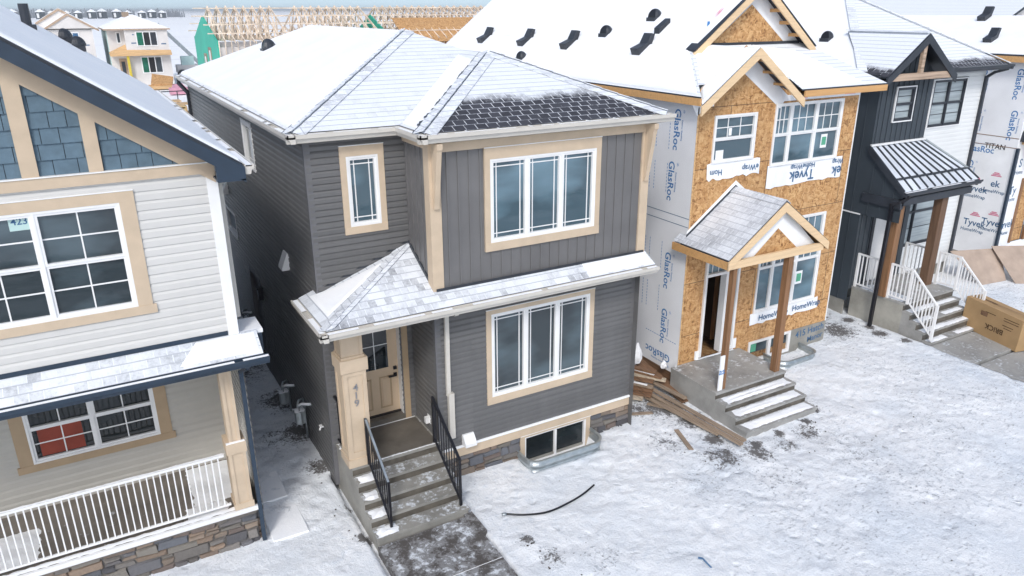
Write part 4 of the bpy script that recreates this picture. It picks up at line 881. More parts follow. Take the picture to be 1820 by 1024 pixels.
m = MB(); p_ = V((8.78, 3.38, 7.42)); m.prism([p_+V((-.1, -.09, -.08)), p_+V((.2, -.09, .15)), p_+V((.2, -.09, .30)), p_+V((-.1, -.09, .10))], (0, .18, 0), 'charcoal metal'); m.build('roof_vent', rC)
slant_vent(rC, (12.0, 1.2, 6.85)) if 0 else None
# porch roof
pf, pz, px0, px1, ppx, ppz = -.60, 3.40, 7.46, 10.26, 8.86, 4.40; mat_shingle('shingle gable porch', .60, joint=.3, patch=.5, tabv=.06, tw=.15, tone=(.20, .21, .25))
s3 = (ppz-pz)/(ppx-px0); m = MB(); pts = up_([(px0, pf, pz), (ppx, pf, ppz), (ppx, Y, ppz), (px0, Y, pz)]); roof_slab(m, pts, 'shingle gable porch', .04, (px0, pf, pz)); pts = up_([(px1, pf, pz), (ppx, pf, ppz), (ppx, Y, ppz), (px1, Y, pz)]); roof_slab(m, pts, 'shingle gable porch', .04, (px1, pf, pz))
m.mi('shingle gable porch'); m.face(up_([(px0, Y, pz), (7.645, Y, pz+s3*.185), (7.645, 1.0, pz+s3*.185), (px0, 1.0, pz)]), 'shingle gable porch'); pr_ = m.build('porch_roof', D)
rake(pr_, ppx, ppz-.03, px1+.02, pz-.04, pf-.03, 'fascia pale', .17)
m = MB(); m.box(px0-.02, px0+.02, pf, 1.0, pz-.19, pz-.035, 'fascia wood'); m.box(px1-.02, px1+.02, pf, Y, pz-.19, pz-.035, 'fascia wood')
m.box(px0+.05, px1-.1, pf-.0, pf+.06, pz-.20, pz-.04, 'fascia pale'); m.build('porch_beam', pr_)
fp = FX(pf+.13); m = MB(); flat(m, fp, [(px0+.2, pz-.1), (px1-.2, pz-.1), (ppx, ppz-.06)], [], 'house wrap'); flat(m, fp, [(ppx-.62, pz-.08), (ppx+.62, pz-.08), (ppx, pz+.42)], [], 'roof osb', .01); m.build('porch_gable', pr_)
m = MB()
for i in range(14):
    y0_, y1_ = pf+i*.098, pf+(i+1)*.098+.01
    for sx in (-1, 1): m.prism(up_([(ppx, y0_, ppz+.03), (ppx+sx*.13, y0_, ppz+.03-.13*s3), (ppx+sx*.13, y1_, ppz+.022-.13*s3), (ppx, y1_, ppz+.022)]), (0, 0, -.01), 'shingle gable porch')
m.build('ridge_cap', pr_)
m = MB()
for sx, xe_ in ((-1, 7.6), (1, px1-.1)):
    p, q = V((ppx, Y-.012, ppz+.06)), V((xe_, Y-.012, ppz+.06-s3*abs(xe_-ppx))); m.prism([p, q, q-V((0, 0, .07)), p-V((0, 0, .07))], (0, .010, 0), 'charcoal metal')
    p += V((0, .002, .0)); q += V((0, .002, .0)); m.prism([p+V((0, 0, .09)), q+V((0, 0, .06)), q, p], (0, .008, 0), 'house wrap')
m.build('flashing', pr_)
m = MB(); m.face([(px0+.02, pf, pz-.18), (px0+.02, Y, pz-.18), (px1-.02, Y, pz-.18), (px1-.02, pf, pz-.18)], 'roof osb'); m.build('porch_ceiling', pr_)
m = MB(); m.box(9.22, 9.36, -.55, -.41, .565, 3.22, 'post wood'); m.build('porch_post', D)
m = MB(); m.box(7.66, 7.76, -.56, -.45, .565, 3.22, 'post wood'); m.build('porch_post', D)
m = MB(); m.box(7.54, 7.655, -.58, -.555, .57, 1.35, 'house wrap'); m.text('as', .2, (7.597, -.5805, 1.0), (1, 0, 0), (0, 0, 1), 'print blue', .004); m.build('wrapped_board', D)
st = steps(D, 'porch_steps', 7.46, 9.48, -.62, Y-.015, .56, 3, .15, .30, 'grey steps', z0=-.5)
m = MB()
for k in range(1, 4): z = .56-.15*k; y1_ = -.62-.30*(k-1); lump(m, 7.58, 9.4, y1_-.25, y1_-.01, z, .035, 20+k)
m.build('snow_patches', st)
well(D, 10.35, 11.55, Y-.0, .62, -.3, .22)
# ================================================================ charcoal and white farmhouse on the right
G = root('charcoal_house', 'charcoal and white house with black windows, metal porch roof and white stair rails', 'house', (17, 1.5, .1))
x0, x1, ya, yb_ = 14.2, 20.0, 1.5, 2.3; CS = 'charcoal siding'
m = MB(); batten(m, FX(ya), rect(x0, 16.3, 4.5, 6.35), [(14.86, 15.56, 5.27, 6.04)], CS, .2); batten(m, FL(x0), rect(-13.5, -ya, .55, 6.35), [], CS, .33, .03)
batten(m, FL(x0), [(-1.5, 2.95), (-.42, 2.95), (-.42, 3.62), (-1.5, 4.62)], [], CS, .33, .03)
batten(m, FX(ya+.0), rect(x0, 16.3, .9, 4.5), [(14.75, 15.95, .95, 3.2)], CS, .2); batten(m, Fr((14.75, 0, 0), (0, -1, 0), (-1, 0, 0)), rect(-1.5, -1.5, 1, 2), [], CS) if 0 else None
m.build('dark_wall', G)
m = MB(); lap(m, FX(yb_), rect(16.3, x1, .5, 6.35), [(17.62, 19.10, 4.80, 6.05), (16.72, 18.9, 1.35, 3.4)], 'white siding', .12, .016); flat(m, FRt(x1), rect(yb_, 13.5, -.2, 6.35), [], 'white siding'); m.face([(16.3, ya, .9), (16.3, yb_, .9), (16.3, yb_, 6.35), (16.3, ya, 6.35)], CS); m.build('white_wall', G)
m = MB(); m.box(x0+.02, x1-.02, yb_+.03, 13.4, -.5, .7, 'concrete'); m.box(x0+.015, x0+.06, ya+.1, 13, -.5, .55, 'concrete'); m.build('foundation', G)
m = MB(); FL(x0).box(m, -13, -ya, 2.93, 2.96, .001, .03, 'white vinyl'); m.build('trim_strip', G)
window(G, FX(ya), 14.82, 15.60, 5.22, 6.09, (.03, .03, .03, .03), 'white vinyl', 'charcoal metal', 1, 'hung', 'curtain') if 0 else None
HUNG = {'cols': 1, 'lower': True}
MATS['pane curtain'] = MATS['curtain']
def glassy(name, col):
    m, t, b = nodes(name); o = objc(t); mp = t.nodes.new('ShaderNodeMapping'); t.links.new(o, mp.inputs[0]); mp.inputs['Scale'].default_value = (.5, .5, 9)
    C_(t, b, ramp(t, noise(t, 1.4, 2, mp.outputs[0]), [(.35, tuple(x*.7 for x in col)), (.65, col)])); b.inputs['Roughness'].default_value = .06; b.inputs['IOR'].default_value = 1.6; MATS[name] = m
glassy('blind glass', (.40, .46, .48))
window(G, FX(ya), 14.82, 15.60, 5.22, 6.10, (.03, .03, .03, .03), 'white vinyl', 'charcoal metal', 1, 'hung', 'blind glass')
window(G, FX(yb_), 17.58, 19.14, 4.76, 6.09, (.03, .03, .03, .03), 'white vinyl', 'charcoal metal', 2, 'hung', ('blind glass', 'blind glass'))
window(G, FX(yb_), 16.70, 18.9, 1.30, 3.40, (.03, .03, .03, .03), 'white vinyl', 'charcoal metal', 2, 'hung', ('blind glass', 'blind glass'))
m = MB(); f = FX(ya); f.box(m, 14.85, 15.50, .95, 2.95, -.12, -.07, 'white vinyl'); f.box(m, 15.0, 15.35, 1.1, 1.9, -.0699, -.06, 'white vinyl'); f.box(m, 15.0, 15.35, 2.05, 2.8, -.0699, -.06, 'white vinyl'); m.build('front_door', G)
m = MB(); 
for u0, u1, v0, v1 in ((14.75, 14.85, .95, 3.2), (15.50, 15.6, .95, 3.2), (15.85, 15.95, .95, 3.2), (14.85, 15.85, 3.1, 3.2), (14.85, 15.5, 2.95, 3.0)): f.box(m, u0, u1, v0, v1, -.12, .03, 'charcoal metal')
m.build('door_frame', G); m = MB(); f.box(m, 15.6, 15.85, .95, 3.1, -.08, -.06, 'glass'); f.box(m, 14.85, 15.5, 3.0, 3.1, -.08, -.06, 'glass'); m.build('sidelight', G)
# main roof (hip) and its small front gable
zg = 6.44; xa, xb, yf_, ybk_ = 13.86, 20.2, 1.82, 13.7; s_ = .58; hw_ = (xb-xa)/2; xm = (xa+xb)/2; zt = zg+s_*hw_
mat_shingle('shingle hip', .95, .0, .55, joint=1.1, patch=.5); mat_shingle('shingle gable edge', .90, .05, .5, joint=.6, patch=.5)
m = MB(); PA, PB = V((xm, yf_+hw_, zt)), V((xm, ybk_-hw_, zt))
roof_slab(m, up_([(xa, yf_, zg), (xb, yf_, zg), PA]), 'shingle hip', .04, (xa, yf_, zg)); roof_slab(m, up_([(xa, ybk_, zg), (xa, yf_, zg), PA, PB]), 'shingle right', .04, (xa, yf_, zg)); roof_slab(m, up_([(xb, ybk_, zg), (xb, yf_, zg), PA, PB]), 'shingle right', .04); roof_slab(m, up_([(xa, ybk_, zg), (xb, ybk_, zg), PB]), 'shingle right', .04)
rG = m.build('roof', G)
m = MB(); snow_sheet(m, up_([(xa, ybk_, zg), (xa, yf_, zg), PA, PB]), .03, .03); m.build('snow_cover', rG)
m = MB(); p, q = V((xa, yf_, zg)), PA; m.beam(p+V((0, 0, .04)), q+V((0, 0, .04)), .22, .02, 'shingle cap'); p = V((xb, yf_, zg)); m.beam(p+V((0, 0, .03)), q+V((0, 0, .03)), .22, .02, 'shingle right'); m.build('ridge_cap', rG)
m = MB(); gutter(m, (16.6, yf_, zg-.01), (xb+.1, yf_, zg-.01), (0, -1, 0), 'charcoal metal'); gutter_ice(m, (16.6, yf_, zg-.01), (xb, yf_, zg-.01), (0, -1, 0)); gutter(m, (xa, ybk_, zg-.01), (xa, 1.3, zg-.01), (-1, 0, 0), 'charcoal metal'); gutter(m, (xb, yf_-.1, zg-.01), (xb, ybk_, zg-.01), (1, 0, 0), 'charcoal metal'); m.face([(xa, yf_, zg-.11), (xb, yf_, zg-.11), (xb, 2.3, zg-.11), (xa, 2.3, zg-.11)][::-1], 'charcoal metal'); m.build('gutter', rG)
gx_, gz2, gyf_ = 15.20, 7.36, 1.12; ge = 1.36; gze_ = 6.40; s4 = (gz2-gze_)/ge
m = MB()
for sx in (-1, 1):
    yb2 = yf_+(gz2-zg)/s_; pts = up_([(gx_+sx*ge, gyf_, gze_), (gx_, gyf_, gz2), (gx_, yb2, gz2), (gx_+sx*ge, yf_, gze_)]); roof_slab(m, pts, 'shingle gable edge', .04, (gx_+sx*ge, gyf_, gze_))
gg = m.build('gable_roof', G)
rake(gg, gx_, gz2-.02, gx_+ge+.02, gze_-.05, gyf_-.03, 'charcoal metal', .20)
m = MB(); m.beam((gx_, gyf_, gz2+.02), (gx_, yb2, gz2+.02), .2, .02, 'shingle right'); m.build('ridge_cap', gg)
m = MB(); m.box(14.05, 16.35, gyf_+.0, gyf_+.09, 6.28, 6.44, 'timber truss'); m.beam((15.15, gyf_+.05, 6.44), (15.15, gyf_+.05, 7.2), .12, .08, 'timber truss', up=(0, 1, 0)); m.build('gable_truss', gg)
m = MB(); batten(m, FX(ya-.01), [(x0-.1, 6.30), (16.35, 6.30), (15.20, 7.2)], [], CS, .2); m.build('gable_wall', G)
m = MB(); m.box(14.0, 16.4, gyf_+.1, ya, 6.26, 6.28, 'charcoal metal'); m.build('soffit', G)
for x, y, z in ((18.55, 2.95, 0),): pass
slv = lambda x, y: None
hood_vent(rC, (12.05, 4.6, zf+ST*(xr_-12.05)+.05), s=.9) if 0 else None
# vents on the left slope
def zGl(x): return zg+s_*(x-xa)
hood_vent(rG, (15.0, 3.9, zGl(15.0)+.04), s=.8)
# metal shed roof over the porch
MT = 'white vinyl'; plain('frosted metal', (.62, .66, .72), .5, .12, 1.2)
m = MB(); A1, A2, A3, A4 = V((14.15, ya, 4.68)), V((17.12, 2.02, 4.74)), V((17.15, .82, 3.93)), V((14.15, .66, 3.98))
A2 = V((16.34, 1.5, 4.68)); A3 = V((17.12, .66, 3.98)); B3, B4 = V((17.22, .38, 3.74)), V((14.15, .38, 3.74))
roof_slab(m, [A4, A3, A2, A1], 'frosted metal', .04); roof_slab(m, [B4, B3, A3, A4], 'frosted metal', .04); roof_slab(m, up_([A3, V((17.12, 2.28, 3.98)), V((16.34, 2.28, 4.68)), A2]), 'frosted metal', .04); roof_slab(m, up_([A3, B3, V((17.22, 2.28, 3.74)), V((17.12, 2.28, 3.98))]), 'frosted metal', .04); pG = m.build('metal_roof', G)
m = MB()
for i in range(11):
    t = i/10; 
    for P_, Q_ in ((A4.lerp(A3, t), A1.lerp(A2, t)), (B4.lerp(B3, t), A4.lerp(A3, t))): m.beam(P_+V((0, 0, .02)), Q_+V((0, 0, .02)), .022, .045, 'charcoal metal')
m.beam(A4+V((0, 0, .025)), A3+V((0, 0, .025)), .07, .03, 'charcoal metal'); m.beam(A3+V((0, 0, .03)), A2+V((0, 0, .03)), .06, .04, 'galvanised'); m.beam(A1+V((0, -.03, .03)), A2+V((0, -.03, .03)), .05, .05, 'white vinyl'); m.build('standing_seams', pG)
m = MB(); gutter(m, B4+V((-.04, 0, -.0)), B3+V((.04, 0, 0)), (0, -1, 0), 'charcoal metal', .11, .11); gutter_ice(m, B4, B3, V((0, -1, 0)), .11); m.build('gutter', pG)
m = MB(); d_ = V((0, 0, -.16))
m.prism([A1+V((-.03, 0, .04)), A4+V((-.03, 0, .03)), B4+V((-.03, 0, .03)), B4+d_*.7+V((-.03, 0, 0)), A4+d_+V((-.03, 0, 0)), A1+d_+V((-.03, 0, 0))], (.04, 0, 0), 'charcoal metal'); m.box(17.20, 17.25, .38, 2.28, 3.58, 3.73, 'charcoal metal')
m.box(14.14, 14.26, .42, 1.5, 3.30, 3.52, 'charcoal metal'); m.box(14.2, 17.1, .42, .52, 3.38, 3.56, 'charcoal metal'); m.build('rake_trim', pG)
mat_wood('dark post', (.15, .085, .05)); m = MB(); m.box(16.05, 16.30, .52, .74, .95, 3.42, 'dark post'); m.build('porch_post', G)
m = MB(); m.box(14.30, 14.50, .52, .72, .95, 3.42, 'post wood'); m.build('porch_post', G)
downspout(G, [(14.25, .30, 3.62), (14.2, .42, 3.5), (14.12, .62, 3.4), (14.12, .66, .15)], 'black metal', .09)
downspout(G, [(20.12, 1.78, 6.3), (20.0, 2.05, 6.2), (19.98, 2.24, 6.05), (19.98, 2.24, .8)], 'charcoal metal', .09)
st = steps(G, 'porch_steps', 14.35, 16.45, -.02, 1.5, .95, 4, .19, .21, 'grey steps', z0=-.4)
m = MB(); 
for k in range(1, 5): z = .95-.19*k; yy = -.02-.21*(k-1); lump(m, 14.42, 15.1+.35*(k % 2), yy-.2, yy-.02, z, .02, 40+k); lump(m, 15.5-.2*(k % 2), 16.3, yy-.2, yy-.05, z, .015, 50+k)
lump(m, 14.4, 14.9, .1, 1.3, .95, .02, 61); m.build('snow_patches', st)
W = 'white vinyl'
for p, q, ps in (((14.4, 1.46, .95), (14.4, .86, .95), (1, 1)), ((14.4, .5, .95), (14.4, -.06, .95), (1, 1)), ((14.4, -.06, .95), (14.4, -.82, .25), (0, 1)), ((16.4, 1.46, .95), (16.4, .80, .95), (1, 1)), ((16.4, .48, .95), (16.4, -.06, .95), (1, 1)), ((16.4, -.06, .95), (16.4, -.82, .25), (0, 1))):
    baluster_rail(G, 'stair_rail', p, q, .90, W, post=.06, bal=.025, sp=.11, posts=ps, top=.05)
# ================================================================ wrapped house at the right edge
H = root('wrapped_house', 'house shell in printed wrap and sheathing with timber eave, cut off by the right edge', 'house', (24.5, 4, 0))
fxx, fyy = 21.8, 1.9
m = MB(); flat(m, FL(fxx), rect(-14, -fyy, 3.9, 6.7), [], 'sheathing'); flat(m, FL(fxx), rect(-14, -fyy, .35, 3.9), [], 'house wrap'); flat(m, FX(fyy), rect(fxx, 27.0, .35, 6.7), [(22.5, 23.4, .8, 2.9)], 'house wrap'); wf = m.build('wall', H)
m = MB(); fr_ = FL(fxx)
for y, z in ((2.28, 5.76), (2.2, 4.55), (3.35, 5.7), (3.28, 4.5), (3.0, 3.72), (3.2, 2.9)): glas(m, fr_, y, z, dn if z != 3.72 else (0, -1, 0), ri if z != 3.72 else (0, 0, 1), .27)
for y, z, t in ((2.85, 2.46, 'Tyvek'), (2.68, 1.36, 'Tyvek'), (2.12, 1.50, 'Tyvek'), (2.3, 2.72, 'ek')):
    m.text(t, .29, (fxx, y, z), (0, -1, 0), (0, 0, 1), 'print navy', .005); m.text('HomeWrap', .15, (fxx, y+.03, z-.24), (0, -1, 0), (0, 0, 1), 'print navy', .005)
    for k in range(3): fr_.box(m, -y-.18+.04*k, -y+.14-.04*k, z+.24+.045*k, z+.27+.045*k, .001, .004, 'print pink')
m.text('TITAN', .22, (fxx, 2.55, 3.86), (0, -1, 0), (0, 0, 1), 'print black', .005)
fb = FX(fyy)
for x, z, t in ((22.15, 1.45, 'Tyvek'), (22.1, 2.55, 'Ty'), (22.2, 3.4, 'S')): m.text(t, .36, (x, fyy, z), (1, 0, 0), (0, 0, 1), 'print navy', .005); m.text('Home', .17, (x, fyy, z-.28), (1, 0, 0), (0, 0, 1), 'print navy', .005)
m.build('lettering', wf)
m = MB()
for z in (4.17, 3.88): fr_.box(m, -5, -fyy, z, z+.02, .001, .006, 'brown lumber')
m.build('seam_strip', wf)
m = MB(); m.box(fxx-.05, fxx+.06, fyy-.07, fyy, .35, 3.9, 'navy metal'); m.build('corner_post', H)
m = MB(); m.box(fxx+.02, 27, fyy+.03, 14, -.3, .34, 'concrete'); m.build('foundation', H)
m = MB(); fb.box(m, 22.5, 22.58, .8, 2.9, -.02, .05, 'post wood'); fb.box(m, 23.3, 23.4, .8, 2.9, -.02, .05, 'post wood'); fb.box(m, 22.58, 23.3, .8, 2.9, -.1, -.05, 'osb'); m.build('doorway', H)
m = MB(); m.box(22.0, 26.6, .6, 1.9, 4.0, 4.16, 'new lumber'); m.box(22.0, 26.6, .6, 1.9, 4.161, 4.21, 'snow'); m.prism([(21.86, 1.0, 4.1), (22.0, 1.0, 4.1), (22.0, 1.0, 4.5), (21.9, 1.0, 4.36)], (0, .9, 0), 'charcoal metal'); m.build('porch_roof', H)
m = MB(); sF = .42; e0, eR, zE_ = 21.5, 24.0, 6.62
zR = zE_+sF*(eR-e0); rl = up_([(e0, 1.5, zE_), (e0, 14, zE_), (eR+.1, 14, zR), (eR+.1, 1.5, zR)]); roof_slab(m, rl, 'shingle dark', .05); roof_slab(m, up_([(eR+.1, 1.5, zR), (eR+.1, 14, zR), (27.3, 14, 6.6), (27.3, 1.5, 6.6)]), 'shingle right', .05); rH = m.build('roof', H)
m = MB(); snow_sheet(m, rl, .02, .04); m.build('snow_cover', rH)
m = MB(); m.box(e0-.03, e0+.01, 1.5, 14, zE_-.22, zE_-.051, 'fascia wood'); m.build('fascia', rH)
slant_vent(rH, (22.31, 3.62, 7.02)); slant_vent(rH, (23.8, 4.79, 7.64))
K = root('grey_gable_house', 'distant house with dark roof and pale grey gable, top right corner', 'house', (33, 8, 0))
m = MB(); flat(m, FX(8.3), [(29.9, 0), (37, 0), (37, 6.9), (33.4, 8.35), (29.9, 6.9)], [], 'pale grey wrap'); flat(m, FL(29.9), rect(-18, -8.3, 0, 6.9), [], 'pale grey wrap'); m.build('wall', K)
m = MB(); roof_slab(m, up_([(29.2, 8.0, 6.65), (33.4, 8.0, 8.55), (33.4, 18, 8.55), (29.2, 18, 6.65)]), 'shingle right', .12); roof_slab(m, up_([(37.6, 8.0, 6.65), (33.4, 8.0, 8.55), (33.4, 18, 8.55), (37.6, 18, 6.65)]), 'shingle right', .12); m.build('roof', K)
# ================================================================ things on the ground
def gz(x, y):
    h = .035*mn.noise(V((x*.5, y*.5, 1.3)))+.02*mn.noise(V((x*1.7, y*1.7, 5)))
    near = math.exp(-((max(0, -y-4))/2.5)**2) if y < 0 else 1
    if y > .3 and -1.4 < x < .1: h += .10*min(1, (y-.3)/1.0)
    h += .16*max(0, min(1, (x-9.5)/4.0))*(1 if y > -3 else max(0, 1+(y+3)/3)) if x < 24 else 0
    if y > 12: h -= .0
    return h-.02
ob = MB(); x, y, z0 = 0, 0, 0
f_ = V((16.27, -.45, 0)); t_ = V((15.88, -2.06, 0)); u = (t_-f_).normalized(); dep = V((-u.y, u.x, 0)); dep = dep if dep.x > 0 else -dep
tilt = V((0, 0, 1))*.995+dep*.06; Lb = 1.66; Hb = .80; Db = .48; zb = .30
P = lambda a, b, c: V((f_.x, f_.y, .135+0))+u*a+dep*b+V((0, 0, c))+dep*(.05*c)-V((0, 0, .03))*a
c8 = [P(0, 0, 0), P(Lb, 0, 0), P(Lb, Db, 0), P(0, Db, 0), P(0, 0, Hb), P(Lb, 0, Hb), P(Lb, Db, Hb), P(0, Db, Hb)]
bx_ = root('cardboard_box', 'long brown cardboard box marked BRICK standing on the concrete pad by white stair rails', 'box', tuple(P(Lb/2, Db/2, 0)))
ob.hexa(c8[::1], 'cardboard'); body = ob.build('box_body', bx_, bevel=.008)
ob = MB(); nn = (P(0, 0, 0)-P(0, Db, 0)).normalized()
ob.text('BRICK', .19, P(Lb*.58, 0, .30)+nn*.003, -u, (0, 0, -1), 'cardboard print', .004)
for k, (a, b_2, l) in enumerate(((.62, .62, .30), (1.15, .66, .42), (1.15, .60, .42), (1.15, .48, .30), (1.2, .42, .22))): q = P(a, 0, b_2)+nn*.003; ob.face([q, q+u*l, q+u*l+V((0, 0, .016)), q+V((0, 0, .016))], 'cardboard print')
q = P(.50, 0, .50)+nn*.003; ob.face([q, q+u*.2, q+u*.2+V((0, 0, .12)), q+V((0, 0, .12))], 'brown lumber'); ob.build('lettering', bx_)
ob = MB(); q = P(.18, Db*.48, Hb)+V((0, 0, .002)); ob.face([q, q+u*.5, q+u*.5+dep*.035, q+dep*.035], 'cardboard print'); q = P(.02, Db*.44, Hb)+V((0, 0, .001)); ob.face([q, q+u*(Lb-.04), q+u*(Lb-.04)+dep*.02, q+dep*.02], 'brown lumber'); ob.build('lid_gap', bx_)
# concrete pads
def pad(name, label, cat, x0, x1, y0, y1, z0, z1, mt, group=None):
    b = MB(); b.box(x0, x1, y0, y1, z0, z1, mt); o = b.build(name, bevel=.012); tag(o, label, cat, group); return o
o = pad('concrete_pad', 'broad grey concrete pad at the foot of the white railed steps', 'concrete slab', 14.32, 16.6, -1.95, -.86, -.1, .115, 'grey steps')
o = pad('paving_slab', 'grey slab set lower beside the concrete pad, under the end of the box', 'concrete slab', 14.55, 16.7, -3.3, -2.0, -.1, .06, 'grey steps')
for i, (xx0, xx1, yy0, yy1, lb) in enumerate(((-1.35, -.78, -.02, .98, 'snowy square slab beside the porch base of the white house'), (-1.35, -.86, 1.02, 1.9, 'snowy slab behind the first one in the gap between houses'))): pad('paving_slab', lb, 'concrete slab', xx0, xx1, yy0, yy1, -.05, .012+.05*i, 'snow')
b = MB(); b.box(.03, 1.62, -2.14, -1.0, -.15, .035, 'walk concrete'); b.box(.03, 1.62, -5.2, -2.165, -.15, .030, 'walk concrete'); b.box(.03, 1.62, -2.165, -2.14, -.15, .018, 'snow'); b.box(1.55, 1.70, -1.5, -.95, -.15, .05, 'walk concrete')
o = b.build('path'); tag(o, kind='structure', label='wet concrete walk with mud and snow below the porch steps')
b = MB(); pts = []; K = [(2.17, -1.29), (2.45, -1.45), (2.83, -1.56), (3.26, -1.53), (3.62, -1.44), (3.93, -1.33)]
for i in range(41):
    u_ = i/40*(len(K)-1.001); k = int(u_); f_ = u_-k; p0, p1, p2, p3 = K[max(0, k-1)], K[k], K[k+1], K[min(len(K)-1, k+2)]
    c = [.5*(2*p1[a]+(p2[a]-p0[a])*f_+(2*p0[a]-5*p1[a]+4*p2[a]-p3[a])*f_*f_+(3*p1[a]-p0[a]-3*p2[a]+p3[a])*f_**3) for a in (0, 1)]; pts.append((c[0], c[1], gz(*c)+.045))
b.tube(pts, .017, 'black metal', 8); b.tube([pts[0], (2.10, -1.27, pts[0][2])], .028, 'galvanised', 8)
h_ = b.build('hose', smooth=True); tag(h_, 'short length of thin black hose curving on the front snow', 'hose')
b = MB(); b.tube([(4.27, -3.9, gz(4.27, -3.9)), (4.19, -3.78, gz(4.27, -3.9)+.12)], .012, 'print navy', 6); b.tube([(4.15, -3.73, gz(4.2, -3.8)+.11), (4.19, -3.78, gz(4.27, -3.9)+.12)], .016, 'print navy', 6); o = b.build('survey_stake'); tag(o, 'tiny blue stake poking out of the snow at the bottom edge', 'stake')
# gas meters beside the grey house
def meter(name, label, y, z):
    r = root(name, label, 'gas meter', (-.15, y, z-.4), 'gas meters along the grey side wall')
    b = MB(); b.box(-.29, -.13, y-.09, y+.10, z-.13, z+.115, 'galvanised'); b.tube([(-.21, y-.01, z-.14), (-.21, y-.01, z+.12)], .09, 'galvanised', 12); b.build('meter_body', r)
    b = MB(); b.tube([(-.22, y+.05, z+.1), (-.22, y+.05, z+.22), (-.18, y+.10, z+.27), (-.10, y+.14, z+.27), (-.07, y+.16, z+.1), (-.07, y+.16, z-.6)], .022, 'galvanised'); b.tube([(-.22, y-.05, z+.1), (-.22, y-.05, z+.24), (-.17, y-.12, z+.28), (-.08, y-.18, z+.28), (.0, y-.2, z+.28)], .022, 'galvanised'); b.build('pipe', r, smooth=True)
    b = MB(); b.tube([(-.22, y-.05, z+.255), (-.17, y-.12, z+.30), (-.08, y-.18, z+.305), (-.02, y-.2, z+.30)], .024, 'snow'); lump(b, -.30, -.13, y-.09, y+.1, z+.12, .04, 3); b.build('snow_cap', r, smooth=True); return r
meter('gas_meter', 'snow-topped gas meter nearest the street on the dark grey wall', 2.45, .72); meter('gas_meter', 'second gas meter further back, half in shade', 3.75, .52); meter('gas_meter', 'far gas meter close to the side door of the grey house', 7.6, .75)
# lumber between the houses
R = random.Random(21); nb = 0
LUMB = [((6.25, 2.3, .50), (7.20, .95, .42), 'topmost brown board of the lumber heap beside the grey house'), ((6.35, 2.2, .44), (7.25, .80, .34), 'brown board just under the top one of the heap'), ((6.15, 2.0, .38), (7.30, .72, .30), 'pale split board sticking out of the middle of the heap'), ((6.1, 1.95, .34), (7.02, .80, .30), 'short dark board in the middle of the heap'), ((6.2, 1.8, .26), (6.95, .72, .22), 'weathered board in the lower half of the heap'), ((6.05, 1.7, .20), (6.90, .66, .17), 'broad brown plank low in the heap'), ((6.05, 1.5, .15), (6.80, .58, .12), 'lowest plank of the heap nearest the grey wall'), ((6.0, 1.3, .10), (6.6, .62, .08), 'short plank end at the foot of the heap'),
        ((6.95, 1.25, .14), (7.22, -1.70, .10), 'long pale board lying along the concrete side of the steps'), ((6.85, 1.1, .08), (7.12, -1.72, .06), 'long weathered board beside the long pale one'), ((6.72, .95, .05), (7.02, -1.2, .04), 'thin grey board, outermost of the long ones'), ((7.05, 1.3, .22), (7.28, .05, .18), 'grey board resting across the long boards')]
for i, (p, q, lb) in enumerate(LUMB):
    b = MB(); mt = ('brown lumber', 'brown lumber', 'pale lumber', 'brown lumber', 'old lumber', 'brown lumber', 'brown lumber', 'pale lumber', 'old lumber', 'old lumber', 'old lumber', 'old lumber')[i]
    b.beam(p, q, .14 if i < 8 else .10, .04, mt); 
    if i in (1, 4): d_ = (V(q)-V(p)); b.beam(V(p)+d_*.1+V((0, 0, .024)), V(p)+d_*.9+V((0, 0, .024)), .07, .012, 'snow')
    o = b.build('board', bevel=.004); tag(o, lb, 'board', 'scrap boards between the grey house and the concrete steps')
b = MB(); b.beam((7.40, 1.9, .30), (7.42, .15, .02), .26, .03, 'brown lumber'); o = b.build('wide_plank'); tag(o, 'wide brown plank leaning on the foundation below the printed sheathing', 'plank')
for i, (px, py, l, a, lb) in enumerate(((6.25, .25, .5, .4, 'small reddish scrap of wood on the snow near the lumber heap'), (6.35, -.95, .75, 1.9, 'pinkish offcut half buried beside the long boards'), (6.75, .35, .4, 1.0, 'little brown offcut between the heap and long boards'))):
    b = MB(); d_ = V((math.cos(a), -math.sin(a), 0))*l/2; c = V((px, py, gz(px, py)+.02)); b.beam(c-d_, c+d_, .09, .02, 'old lumber'); o = b.build('wood_scrap'); tag(o, lb, 'wood scrap')
def crumpled(name, label, c, sx, sz, seed):
    b = MB(); nu, nv = 12, 10
    def p(i, j):
        a = 2*math.pi*i/nu; t = j/nv; r = (.25+.75*math.sin(math.pi*min(1, t*.9+.12)))*(1-.45*t); k = 1+.45*mn.noise(V((math.cos(a)*1.7, math.sin(a)*1.7+seed, t*3)))+.25*mn.noise(V((math.cos(a)*5, math.sin(a)*5+seed, t*7)))
        return V(c)+V((math.cos(a)*r*sx*k, math.sin(a)*r*sx*.7*k, t*sz))
    for j in range(nv):
        for i in range(nu): b.face([p(i, j), p(i+1, j), p(i+1, j+1), p(i, j+1)], 'house wrap')
    b.face([p(i, nv) for i in range(nu)], 'house wrap'); o = b.build(name); return tag(o, label, 'plastic scrap')
crumpled('wrap_scrap', 'tall crumpled piece of white wrap standing on the lumber heap by the grey wall', (6.85, 1.75, .48), .13, .62, 1); crumpled('wrap_scrap', 'second crumpled white wrap scrap, right of the tall one', (7.10, 1.50, .44), .15, .5, 4); crumpled('wrap_scrap', 'small torn white scrap near the corner of the strand board house', (7.50, 1.05, .40), .10, .2, 8)
crumpled('wrap_scrap', 'thin white strip of wrap hanging at the corner above the concrete steps', (7.56, .72, .1), .06, .5, 12)
